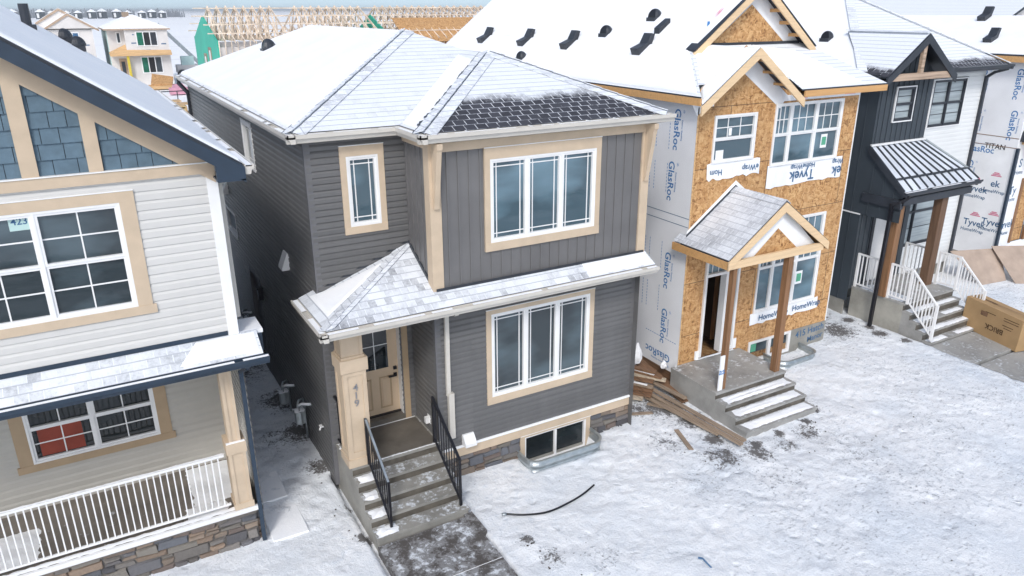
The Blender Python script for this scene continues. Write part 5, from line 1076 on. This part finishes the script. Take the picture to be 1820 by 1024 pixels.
# leaning sheets by the wrapped house
for i, (pts, lb) in enumerate((([(19.45, 1.95, .98), (19.75, 1.0, .12), (20.75, .85, .14), (21.15, 1.42, .95)], 'snow-dusted board sheet leaning left, in front of the wrapped house'), ([(20.8, 1.5, 1.05), (20.75, .55, .12), (21.5, .1, .12), (22.2, .95, 1.0)], 'second board sheet leaning right of the first against the wrapped house'))):
    b = MB(); n = (V(pts[1])-V(pts[0])).cross(V(pts[2])-V(pts[1])).normalized(); plain('dusted sheet', (.42, .33, .27), .8, .18, 2); b.prism(pts, n*.02, 'dusted sheet'); o = b.build('board_sheet'); tag(o, lb, 'board sheet', 'sheets leaning by the wrapped house')
# ================================================================ ground
def axis(lo, hi, step_, far):
    a = [lo+i*step_ for i in range(int((hi-lo)/step_)+1)]; s, x = step_, a[-1]
    while x < far: s *= 1.28; x += s; a.append(x)
    s, x, pre = step_, a[0], []
    while x > -far: s *= 1.28; x -= s; pre.append(x)
    return pre[::-1]+a
gx_ax, gy_ax = axis(-3.2, 17.5, .055, 7000), axis(-5.2, 4.5, .055, 7000)
R = random.Random(99)
PRN = []          # trodden dents
for i in range(700):
    a = R.random()
    if a < .25: x, y = R.gauss(7.2, 1.3), R.gauss(-1.9, .9)
    elif a < .86: x, y = R.uniform(1.9, 15), R.uniform(-5.2, -.3)
    else: x, y = R.uniform(-1.2, -.15), R.uniform(.5, 5)
    PRN.append((x, y, R.uniform(.05, .14), R.uniform(.010, .040)))
from collections import defaultdict
GB = defaultdict(list)
for p in PRN: GB[(round(p[0]), round(p[1]))].append(p)
MUD = [(6.85, .30, .55, 1.05), (7.0, -.45, .40, 1.0), (6.0, -.85, .55, .55), (6.6, -1.75, .5, .8), (7.3, -2.0, .35, .9), (6.3, .45, .4, .8), (8.7, -1.95, .35, .8), (8.0, -2.05, .4, .7), (5.6, -2.3, .9, .40), (7.0, -2.8, .8, .45), (9.0, -2.9, 1.0, .42), (11.2, -3.2, 1.1, .35), (9.2, -4.3, 1.4, .35), (12.6, -1.4, 1.0, .35), (13.2, -3.0, .9, .38), (2.15, -2.0, .18, .9), (2.3, -2.5, .3, .7), (3.0, -2.9, .5, .45), (13.2, .9, .6, .95), (13.5, 2.0, .6, .9), (13.9, .2, .25, 1.1), (14.1, -.4, .16, 1.2), (14.05, .6, .18, 1.2), (14.0, 1.2, .2, 1.2), (7.5, -1.75, .16, 1.2), (8.2, -1.68, .14, 1.2), (9.0, -1.66, .14, 1.2), (9.6, -1.4, .14, 1.2), (6.9, -1.2, .25, 1.1), (7.1, .1, .2, 1.1),
       (-.1, 3.0, .5, 1.0), (-.15, 1.6, .3, .95), (-.1, 4.5, .6, 1.0), (-.6, 3.0, .8, .5), (-.05, -.6, .16, 1.2), (-.7, 6.5, 1.0, .8), (6.3, 1.6, .8, .9), (-.03, .3, .12, .9)]
def gfull(x, y):
    z = gz(x, y)
    if -4 < x < 20 and -6 < y < 6:
        z += .009*mn.noise(V((x*5, y*5, 9)))+.010*max(0, mn.noise(V((x*2.0, y*2.0, 2))))+.012*mn.noise(V((x*11, y*11, 4)))
        for i in (-1, 0, 1):
            for j in (-1, 0, 1):
                for (a, b, r, d) in GB.get((round(x)+i, round(y)+j), ()):
                    q = ((x-a)**2+(y-b)**2)/(r*r)
                    if q < 4: z -= d*math.exp(-q)*.6; z += d*.15*math.exp(-(q-1.6)**2*2)
        if 3.25 < x < 4.79 and -.38 < y < .2: z = -.24+.02*mn.noise(V((x*4, y*4, 0)))
        if 10.45 < x < 11.5 and .22 < y < .85: z = .02
        if -.05 < x < 1.66 and -5.2 < y < 1.3: z = -.12
        if 14.3 < x < 16.7 and -3.3 < y < 1: z = -.03
    d = math.hypot(x, y)
    if d > 60: z += min(1.0, (d-60)/200)*.7*mn.noise(V((x*.013, y*.013, 3)))
    return z
vs, mud = [], []
for y in gy_ax:
    for x in gx_ax:
        vs.append((x, y, gfull(x, y)-(.0 if abs(x) < 60 and abs(y) < 60 else .1)))
        k = 0
        if -4 < x < 20 and -6 < y < 9:
            for (a, b, r, s) in MUD: k = max(k, s*math.exp(-((x-a)**2+(y-b)**2)/(r*r)))
        mud.append(k)
nx = len(gx_ax); fs_ = [(j*nx+i, j*nx+i+1, (j+1)*nx+i+1, (j+1)*nx+i) for j in range(len(gy_ax)-1) for i in range(nx-1)]
me = bpy.data.meshes.new('ground'); me.from_pydata(vs, [], fs_); at = me.attributes.new('mud', 'FLOAT', 'POINT'); at.data.foreach_set('value', mud); me.polygons.foreach_set('use_smooth', [True]*len(fs_))
m, t, b = nodes('snowy ground'); o = objc(t); a = t.nodes.new('ShaderNodeAttribute'); a.attribute_name = 'mud'
n1 = noise(t, .55, 6, o, .6); n2 = noise(t, 7, 7, o, .72); n3 = noise(t, 26, 4, o, .7); nL = noise(t, .05, 6, o, .6)
sc_ = ramp(t, n1, [(.3, (.70, .75, .81)), (.5, (.82, .845, .875)), (.7, (.90, .91, .925))])
sc_ = mix(t, math_(t, 'MULTIPLY', math_(t, 'MULTIPLY', step(t, n2, .48, .66), step(t, n1, .35, .65)), .40), sc_, (.50, .57, .66))
mudv = math_(t, 'ADD', math_(t, 'MULTIPLY', a.outputs['Fac'], .34), math_(t, 'ADD', math_(t, 'MULTIPLY', n2, .62), math_(t, 'MULTIPLY', n3, .50)))
n4 = noise(t, 17, 6, o, .75); n5 = noise(t, .8, 4, o, .6)
mp2_ = t.nodes.new('ShaderNodeMapping'); t.links.new(o, mp2_.inputs[0]); mp2_.inputs['Rotation'].default_value = (0, 0, .5); mp2_.inputs['Scale'].default_value = (1, 2.6, 1)
n6 = noise(t, 9, 7, mp2_.outputs[0], .75); sx6 = t.nodes.new('ShaderNodeSeparateXYZ'); t.links.new(o, sx6.inputs[0])
zone = math_(t, 'MULTIPLY', step(t, sx6.outputs[0], 4.6, 6.5), step(t, noise(t, .45, 4, o), .36, .56))
sc_ = mix(t, math_(t, 'MULTIPLY', zone, math_(t, 'MULTIPLY', step(t, n6, .52, .62), .50)), sc_, (.34, .36, .40))
streak = math_(t, 'MULTIPLY', math_(t, 'MAXIMUM', zone, .3), step(t, n6, .605, .66))
crumbs = step(t, math_(t, 'ADD', n4, math_(t, 'ADD', math_(t, 'MULTIPLY', math_(t, 'SUBTRACT', n5, .5), .45), math_(t, 'MULTIPLY', a.outputs['Fac'], .07))), .675, .74)
spk = math_(t, 'MAXIMUM', math_(t, 'MAXIMUM', step(t, mudv, .725, .85), math_(t, 'MULTIPLY', crumbs, .8)), math_(t, 'MULTIPLY', streak, .7))
thin = step(t, mudv, .66, .80)
sc_ = mix(t, math_(t, 'MULTIPLY', thin, .30), sc_, (.40, .42, .46))
sc_ = mix(t, math_(t, 'MULTIPLY', spk, .88), sc_, (.085, .075, .068))
far = t.nodes.new('ShaderNodeSeparateXYZ'); t.links.new(o, far.inputs[0])
ff_ = step(t, far.outputs[1], 14, 40); sc_ = mix(t, ff_, sc_, (.90, .905, .91)); mp = t.nodes.new('ShaderNodeMapping'); t.links.new(o, mp.inputs[0]); mp.inputs['Scale'].default_value = (.02, .09, .1)
nf = noise(t, 1.3, 8, mp.outputs[0], .7); sc_ = mix(t, math_(t, 'MULTIPLY', ff_, math_(t, 'MULTIPLY', step(t, nf, .55, .64), .30)), sc_, (.55, .54, .55))
C_(t, b, sc_); b.inputs['Roughness'].default_value = .8; b.inputs['Specular IOR Level'].default_value = .15
vo = t.nodes.new('ShaderNodeTexVoronoi'); vo.inputs['Scale'].default_value = 3.1; wv = t.nodes.new('ShaderNodeVectorMath'); wv.operation = 'MULTIPLY_ADD'; t.links.new(noise(t, 3, 3, o, out=1), wv.inputs[0]); wv.inputs[1].default_value = (.25, .25, 0); t.links.new(o, wv.inputs[2]); t.links.new(wv.outputs[0], vo.inputs['Vector'])
dent = math_(t, 'MULTIPLY', step(t, vo.outputs['Distance'], .0, .30), 1.0); dm = math_(t, 'MULTIPLY', dent, step(t, noise(t, .9, 3, o), .42, .6))
bump(t, b, math_(t, 'ADD', math_(t, 'ADD', math_(t, 'MULTIPLY', n2, 1.2), math_(t, 'MULTIPLY', n3, .8)), math_(t, 'MULTIPLY', dm, 1.3)), .75, .032); me.materials.append(m)
go = bpy.data.objects.new('ground', me); COL.objects.link(go); go['kind'] = 'structure'; go['label'] = 'snow covered yard and fields with patches of mud showing through'
# clods of mud lying on the snow
b = MB(); R = random.Random(4); pts = []
for i in range(420):
    a, c_, r, s = MUD[R.randrange(len(MUD))]
    if R.random() > s: continue
    x, y = R.gauss(a, r*.8), R.gauss(c_, r*.8)
    if 0 < x < 5.9 and y > -.0 or (0 < x < 1.7 and y > -2.2) or (7.4 < x < 9.6 and y > -1.7) or (x > 14 and y > -3.4): continue
    s_ = R.choice((.006, .008, .012, .012, .02)); c = V((x, y, gfull(x, y)+s_*.3)); q = [c+V((R.uniform(.6, 1.3)*s_*math.cos(k*math.pi/2+.4), R.uniform(.6, 1.3)*s_*math.sin(k*math.pi/2+.4), 0)) for k in range(4)]; tp = c+V((0, 0, s_*.8))
    for k in range(4): b.face([q[k], q[(k+1) % 4], tp], 'dirt')
o = b.build('mud_clods'); tag(o, 'crumbs and clods of dark mud scattered over the trodden snow', 'mud', kind='stuff')
for i, (x, y, s, lb) in enumerate(((5.38, -1.12, .06, 'dark clod alone on the smooth snow in front of the window well'), (2.0, -1.15, .05, 'dark clod near the right edge of the concrete walk'), (7.15, -2.75, .07, 'dark clod on the trodden snow left of the steps'))): pass
m, t, b = nodes('slushy road'); o = objc(t); mp = t.nodes.new('ShaderNodeMapping'); t.links.new(o, mp.inputs[0]); mp.inputs['Scale'].default_value = (.12, 1.6, 1)
f = math_(t, 'ADD', math_(t, 'MULTIPLY', noise(t, 1.2, 5, mp.outputs[0]), .7), math_(t, 'MULTIPLY', noise(t, 3, 6, o), .3)); C_(t, b, ramp(t, f, [(.40, (.06, .06, .065)), (.50, (.20, .20, .21)), (.60, (.62, .65, .69))])); b.inputs['Roughness'].default_value = .6; MATS['road'] = m
b = MB(); b.box(-40, 60, -17.5, -9.0, -.3, .03, 'road'); tag(b.build('road'), kind='structure', label='unseen slushy road added before the houses for window reflections'); b = MB(); b.box(-40, 60, -9.0, -8.85, -.3, .09, 'concrete'); b.box(-40, 60, -17.65, -17.5, -.3, .09, 'concrete'); tag(b.build('kerb'), kind='structure', label='concrete kerbs along the added road')  # out-of-view road and kerbs, added so the windows have something to reflect
# ================================================================ beyond the back lane
def far_house(name, label, x0, x1, y, group=None, kind=0):
    h = root(name, label, 'house', ((x0+x1)/2, y, 0), group); W = x1-x0; f = FX(y)
    def wn(u0, u1, v0, v1, n, mats):
        b = MB(); f.box(b, u0, u1, v0, v1, .0, .06, 'white vinyl'); w_ = b.build('window', h); b = MB(); k = (u1-u0-.1)/n
        for i in range(n): f.box(b, u0+.1+k*i, u0+k*(i+1), v0+.1, v1-.1, .061, .07, mats[i % len(mats)])
        b.build('pane', w_)
    b = MB(); b.box(x0, x1, y, y+11, 0, 6.0, 'pale grey wrap')
    if kind == 0: b.box(x0+1.65, x1, y-.9, y, 3.4, 6.0, 'pale grey wrap'); b.box(x0+1.65, x1, y-.7, y, 0, 3.4, 'pale grey wrap')
    w_ = b.build('wall', h); R = random.Random(x0); b = MB()
    for i in range(16): u, v = R.uniform(x0+.3, x1-.6), R.uniform(.8, 5.6); f2_ = FX(y-.9 if (kind == 0 and u > x0+1.7 and v > 3.4) else y-.7 if (kind == 0 and u > x0+1.7) else y); f2_.box(b, u, u+R.choice((.15, .5)), v, v+.12, .001, .01, 'print navy')
    b.build('lettering', w_)
    if kind == 0:
        f = FX(y-.9); wn(x0+2.75, x0+4.9, 4.2, 5.75, 3, ('green tinted pane', 'print black', 'charcoal metal')); f = FX(y-.7); wn(x0+2.9, x0+5.05, 1.3, 3.1, 3, ('green tinted pane', 'print black', 'charcoal siding')); f = FX(y); wn(x0+.85, x0+1.3, 4.5, 5.7, 1, ('charcoal siding',))
        b = MB(); xm_ = (x0+x1)/2; pk, pk2 = V((xm_, y+2.4, 7.5)), V((xm_, y+8.5, 7.5)); c_ = [V((x0-.3, y-1.1, 6.05)), V((x1+.3, y-1.1, 6.05)), V((x1+.3, y+11.3, 6.05)), V((x0-.3, y+11.3, 6.05))]
        for p in ([c_[0], c_[1], pk], [c_[1], c_[2], pk2, pk], [c_[2], c_[3], pk2], [c_[3], c_[0], pk, pk2]): b.face(up_(p), 'snow')
        b.box(x0-.32, x1+.32, y-1.12, y+11.3, 5.9, 6.04, 'timber truss'); r_ = b.build('roof', h); b = MB(); b.box(xm_-1.0, xm_-.3, y+3, y+3.6, 7.2, 7.75, 'old lumber'); b.build('chimney', r_)
        b = MB(); b.prism([(x0-.1, y-1.5, 3.35), (x1+.1, y-1.5, 3.35), (x1+.1, y-.9, 3.75), (x0+1.8, y-.9, 3.85), (x0+1.6, y-.1, 4.4), (x0-.1, y, 3.6)], (0, 0, -.12), 'new lumber'); b.build('porch_roof', h)
        b = MB(); b.box(x0+.95, x0+1.3, y-.05, y-.01, 1.3, 2.6, 'charcoal siding'); b.box(x0+.75, x0+1.5, y-.02, y, .4, 2.9, 'timber truss'); b.build('door', h)
        b = MB(); b.box(x0+1.5, x0+1.75, y-1.3, y-.9, .5, 3.3, 'yellow board'); b.build('porch_board', h)
        b = MB(); b.box(x0-.06, x0-.001, y, y+11, 0, 6, 'sheet mint'); b.build('side_sheathing', h)
    else:
        wn(x0+2.4, x0+3.7, 4.45, 5.75, 2, ('charcoal siding', 'print navy')); wn(x0+2.4, x0+3.9, 1.4, 3.0, 2, ('charcoal siding',))
        for (pk_, pz_, a_, yy) in ((x0+2.95, 7.55, 2.3, y-.3), (x0+2.2, 8.05, 3.3, y+.8)):
            b = MB(); ez = pz_-a_*.62; b.prism([(pk_-a_, yy, ez), (pk_+a_, yy, ez), (pk_, yy, pz_)], (0, .1, 0), 'pale grey wrap'); rake(h, pk_, pz_+.1, pk_+a_+.2, ez, yy-.1, 'timber truss', .22, .1); b.build('gable_wall', h)
            b = MB()
            for sx in (-1, 1): b.prism(up_([(pk_, yy, pz_+.12), (pk_+sx*(a_+.2), yy, ez), (pk_+sx*(a_+.2), y+11, ez), (pk_, y+11, pz_+.12)]), (0, 0, .04), 'snow')
            b.build('roof', h)
    return h
far_house('hip_roof_house', 'wrapped two-storey shell house with hip roof and green tinted windows, across the back field', 1.45, 7.45, 86.4)
far_house('twin_gable_house', 'wrapped shell house with two bare timber gables beyond the white house roof', -4.9, .1, 86.4, kind=1)
def truss_house(name, label, x0, x1, y0, y1, sheathed, ztop=8.15):
    h = root(name, label, 'unfinished house', ((x0+x1)/2, y0, 0)); ye = (y0+y1)/2
    b = MB(); b.box(x0+.05, x1, y0+.3, y1-.3, 0, 5.6, 'pale grey wrap' if not sheathed else 'roof osb'); b.build('wall', h)
    b = MB(); b.box(x0-.06, x0+.04, y0+.3, y1-.3, 0, 6.05, 'green sheathing'); b.prism([(x0-.06, y0+.6, 6.05), (x0-.06, y1-.6, 6.05), (x0-.06, ye, 7.55)], (.1, 0, 0), 'green sheathing'); w_ = b.build('green_end_wall', h)
    b = MB()
    for yy, zz in ((y0+3, 4.4), (y0+5.2, 3.9)): b.box(x0-.12, x0-.061, yy, yy+1.0, zz, zz+1.1, 'old lumber'); b.box(x0-.13, x0-.12, yy+.15, yy+.6, zz+.1, zz+.9, 'white vinyl')
    b.build('window_opening', w_)
    b = MB(); hs = (y1-y0)/2; n_ = int((x1-x0)/.61)
    def tr(b, yo, yi, zo, zi): b.beam((0, yo, zo), (0, yi, zi), .09, .14, 'truss wood', up=(1, 0, 0))
    ez = 6.05; s = (ztop-ez)/hs
    for sg in (-1, 1):
        b.beam((0, ye+sg*hs*1.06, ez-.06*hs*s), (0, ye, ztop), .05, .15, 'truss wood', up=(0, -sg*s, 1))
        for f0, f1, g0, g1 in ((.66, .66, 0, 1), (.33, .33, 0, 1), (.66, .33, 1, 0), (.33, 0, 0, 1)): b.beam((0, ye+sg*hs*f0, ez+(0 if g0 == 0 else s*hs*(1-f0))), (0, ye+sg*hs*f1, ez+(0 if g1 == 0 else s*hs*(1-f1))+.001), .05, .09, 'truss wood', up=(1, 0, 0))
    b.beam((0, y0, ez), (0, y1, ez), .05, .14, 'truss wood')
    t0 = b.build('roof_truss', h); base = t0.location.copy()
    for i in range(n_+1):
        if abs(i-n_*.47) < .8 and not sheathed: continue
        o = t0 if i == 0 else t0.copy()
        if i: COL.objects.link(o); o.parent = h
        o.location = base+V((x0+.4+i*.61, 0, 0))
    b = MB()
    for sg in (-1, 1):
        for f in (.1, .35, .6, .85): b.beam((x0-.5, ye+sg*hs*f, ztop-s*hs*f+.1), (x1, ye+sg*hs*f, ztop-s*hs*f+.1), .04, .07, 'truss wood')
    b.build('purlin', h)
    b = MB()
    for i in range(int((x1-x0)/.4)): b.box(x0+i*.4, x0+i*.4+.05, y0+.1, y0+.2, 5.0, 6.0, 'truss wood')
    b.box(x0, x1, y0+.05, y0+.25, 4.9, 5.0, 'timber truss'); b.build('wall_studs', h)
    if sheathed:
        b = MB(); b.prism([(x0+.8, y0-.6, ez-.35), (x1-.2, y0-.6, ez-.35), (x1-.2, ye-hs*.48, ztop-s*hs*.48+.16), (x0+.8, ye-hs*.48, ztop-s*hs*.48+.16)], (0, 0, .03), 'roof osb'); b.build('roof_sheathing', h)
    return h
truss_house('truss_roof_house', 'unfinished house with open roof trusses and a green end gable, behind the grey house roof', 6.0, 17.3, 44, 54.5, False)
truss_house('truss_roof_house', 'open truss house with strand board roof edge and small green gable, right of the other', 18.0, 28.6, 43.5, 53, True, 8.15)
# building materials and machines in the back field
b = root('telehandler', 'pale telescopic handler with raised boom beside the hip roof shell house', 'telehandler', (10.2, 92, 0))
m = MB(); m.box(8.6, 11.8, 91.2, 93, .8, 1.7, 'pale grey wrap'); m.box(9.2, 10.6, 91.3, 92.4, 1.7, 2.7, 'sheet mint'); m.build('body', b)
for x in (9.1, 11.2):
    m = MB(); m.tube([(x, 91.0, .6), (x, 91.3, .6)], .6, 'charcoal metal', 14); m.build('wheel', b)
m = MB(); m.beam((11.4, 92.2, 1.7), (7.2, 92.2, 6.4), .35, .4, 'galvanised', up=(0, 0, 1)); m.build('boom', b)
def van(name, label, x, y, col):
    r = root(name, label, 'van', (x, y, 0)); m = MB(); m.prism([(x-2.6, y-.9, .4), (x+2.6, y-.9, .4), (x+2.6, y-.9, 1.1), (x+1.7, y-.9, 1.25), (x+1.0, y-.9, 2.0), (x-2.5, y-.9, 2.0)], (0, 1.8, 0), col); m.build('body', r, bevel=.08)
    m = MB(); m.prism([(x+.3, y-.92, 1.3), (x+1.5, y-.92, 1.3), (x+.95, y-.92, 1.85), (x+.3, y-.92, 1.85)], (0, .02, 0), 'glass deep'); m.build('window', r)
    for dx in (-1.6, 1.6):
        m = MB(); m.tube([(x+dx, y-.98, .4), (x+dx, y-.75, .4)], .4, 'charcoal metal', 12); m.build('wheel', r)
van('parked_van', 'silver van parked in the snow just right of the green end gable', 27.0, 148, 'pale grey wrap')
m = MB(); m.box(4.4, 7.0, 80, 82, .0, .35, 'new lumber'); m.prism([(4.5, 80.2, .35), (6.6, 80.2, .35), (7.0, 82, .9), (4.9, 82, 1.3)], (0, 0, .2), 'roof osb'); tag(m.build('board_stack'), 'stack of orange strand board sheets in front of the hip roof shell house', 'board stack')
m = MB(); m.box(5.6, 7.4, 73.5, 74.6, 0, .6, 'pink plastic'); m.prism([(5.8, 73.6, .6), (7.2, 73.6, .6), (6.9, 74.5, 1.0), (6.0, 74.5, .85)], (0, .2, 0), 'pink plastic'); tag(m.build('insulation_bundle'), 'pink wrapped bundle of insulation lying in the back field', 'insulation bundle')
for i, (x, y, lb) in enumerate(((4.0, 60, 'pale timber crate nearest the grey downspout in the back yard'), (4.9, 56.5, 'second timber crate, lower left of the first'), (3.6, 54, 'long low timber pallet closest to the houses'))):
    m = MB(); 
    for k in range(5): m.box(x-1.0, x+1.0, y+k*.35, y+k*.35+.2, 0, .12, 'new lumber'); m.box(x-1.0+k*.45, x-.85+k*.45, y-.02, y+1.6, .13, .55+.1*i, 'new lumber')
    m.box(x-1, x+1, y, y+1.55, .66+.1*i, .72+.1*i, 'new lumber'); tag(m.build('timber_crate'), lb, 'crate', 'timber crates in the back yard')
m = MB(); m.beam((3.2, 66, 1.0), (8.4, 66, 1.0), .08, .08, 'charcoal metal'); 
for x in (3.4, 5.4, 6.2, 8.2): m.beam((x, 66, 0), (x, 66, 1.0), .08, .08, 'charcoal metal', up=(0, 1, 0))
tag(m.build('rail_fence'), 'low dark rail on posts crossing the back field', 'rail')
plain('hazed bark', (.26, .28, .31), .9)  # paler and bluer than bark, distance haze is put into the colour
m = MB(); R = random.Random(8)
for i in range(520):
    x = -110+i*.47; y = 1040+R.uniform(0, 45); h = R.choice((5, 6, 7, 8, 9, 10))*R.uniform(.8, 1.1); w_ = R.uniform(.5, 1.4); z = -1
    if mn.noise(V((x*.03, 0, 2))) < -.32: continue
    m.face([(x-w_, y, z), (x+w_, y, z), (x+w_*.5, y, h), (x-w_*.6, y, h*.9)], 'far trees'if 0 else 'hazed bark'); m.face([(x, y-w_, z), (x, y+w_, z), (x+.1, y, h)], 'hazed bark')
tag(m.build('distant_trees'), 'long grey band of bare trees on the horizon at the left', 'trees', kind='stuff')
# tiny row of houses along the horizon
hp = root('horizon_house', 'tiny house in the row along the snowy horizon at the left', 'house', (0, 0, 0), 'houses along the horizon'); b = MB(); b.box(-4, 4, 0, 9, 0, 6.2, 'charcoal siding'); b.box(-3, -1, -.1, 0, 1, 5, 'white vinyl'); w0 = b.build('wall', hp)
b = MB(); b.prism([(-4.6, -.3, 6.2), (4.6, -.3, 6.2), (0, -.3, 9.0)], (0, 9.5, 0), 'snow'); w1 = b.build('roof', hp)
R = random.Random(77); hp.location = (-88, 905, 0)
for i in range(1, 17):
    c = hp.copy(); COL.objects.link(c); c.location = (-88+i*11.6+R.uniform(-1.5, 1.5), 900+R.uniform(0, 30), 0); c.scale = (R.uniform(.85, 1.1),)*3
    for q in (w0, w1): d = q.copy(); COL.objects.link(d); d.parent = c
# low rows of houses in the far distance
for k, (x, y, w_, c, lb) in enumerate(((118.0, 82.0, 9, 'roof osb', 'tan unfinished house far off at the top right, beside the bare trees'), (126.0, 77.5, 9, 'roof osb', 'orange brown unfinished house, second of the far row at the top right'), (109.0, 85.0, 6, 'sheet mint', 'small pale blue shell house at the left end of the far row'), (138, 74, 7, 'yellow board', 'far house with a yellow front at the top right'), (150, 70, 10, 'pale grey wrap', 'pale far house right of the yellow one'))):
    r = root('far_house', lb, 'house', (x, y, 0), 'far houses at the top right'); a = .9
    m = MB(); m.box(x-w_/2, x+w_/2, y, y+8, 0, 6.0, c); m.prism([(x-w_/2, y, 6), (x+w_/2, y, 6), (x, y, 8.1)], (0, .2, 0), c); m.build('wall', r)
    m = MB()
    for sx in (-1, 1): m.prism(up_([(x, y-.4, 8.3), (x+sx*(w_/2+.4), y-.4, 6), (x+sx*(w_/2+.4), y+8, 6), (x, y+8, 8.3)]), (0, 0, .1), 'snow')
    m.build('roof', r)
    m = MB(); 
    for u in (-.25, .2): FX(y).box(m, x+u*w_-.5, x+u*w_+.5, 4.2, 5.4, 0, .05, 'charcoal metal')
    m.build('window', r)
R = random.Random(31)
for k in range(9):      # bare trees at the top right
    x, y = 92+k*3.4+R.uniform(-1, 1), 88+R.uniform(-4, 6)-k*.9; h = R.uniform(8.6, 10.5); r = root('bare_tree', 'leafless frosted tree in the far clump at the top right', 'tree', (x, y, 0), 'bare trees in the far clump')
    m = MB(); m.tube([(x, y, 0), (x+.1, y, h*.5), (x, y, h*.92)], [.16, .11, .03], 'old lumber', 6); m.build('trunk', r); m = MB()
    for i in range(46):
        z = h*R.uniform(.3, .95); a = R.uniform(0, 6.28); l = (h-z)*.35+R.uniform(.4, 1.0); p = V((x, y, z)); q = p+V((math.cos(a)*l, math.sin(a)*l, l*.9)); m.beam(p, q, .05, .05, 'frost twig' if 0 else 'pale grey wrap')
        for e_ in range(3): f0 = p.lerp(q, .4+.2*e_); m.beam(f0, f0+V((R.uniform(-.5, .5), R.uniform(-.5, .5), .5)), .03, .03, 'pale grey wrap')
    m.build('crown', r)

# ================================================================ winter air
b = MB(); b.box(-7400, 7400, -7400, 7400, -12, 14, 'snow'); hz = b.build('haze'); hm = bpy.data.materials.new('haze'); hm.use_nodes = True; ht = hm.node_tree; ht.nodes.remove(ht.nodes['Principled BSDF'])
pv = ht.nodes.new('ShaderNodeVolumePrincipled'); pv.inputs['Color'].default_value = (.95, .97, 1, 1); pv.inputs['Density'].default_value = .0003; pv.inputs['Anisotropy'].default_value = .2
ht.links.new(pv.outputs[0], ht.nodes['Material Output'].inputs['Volume']); hz.data.materials.clear(); hz.data.materials.append(hm); tag(hz, kind='stuff', label='thin pale winter haze over the fields')
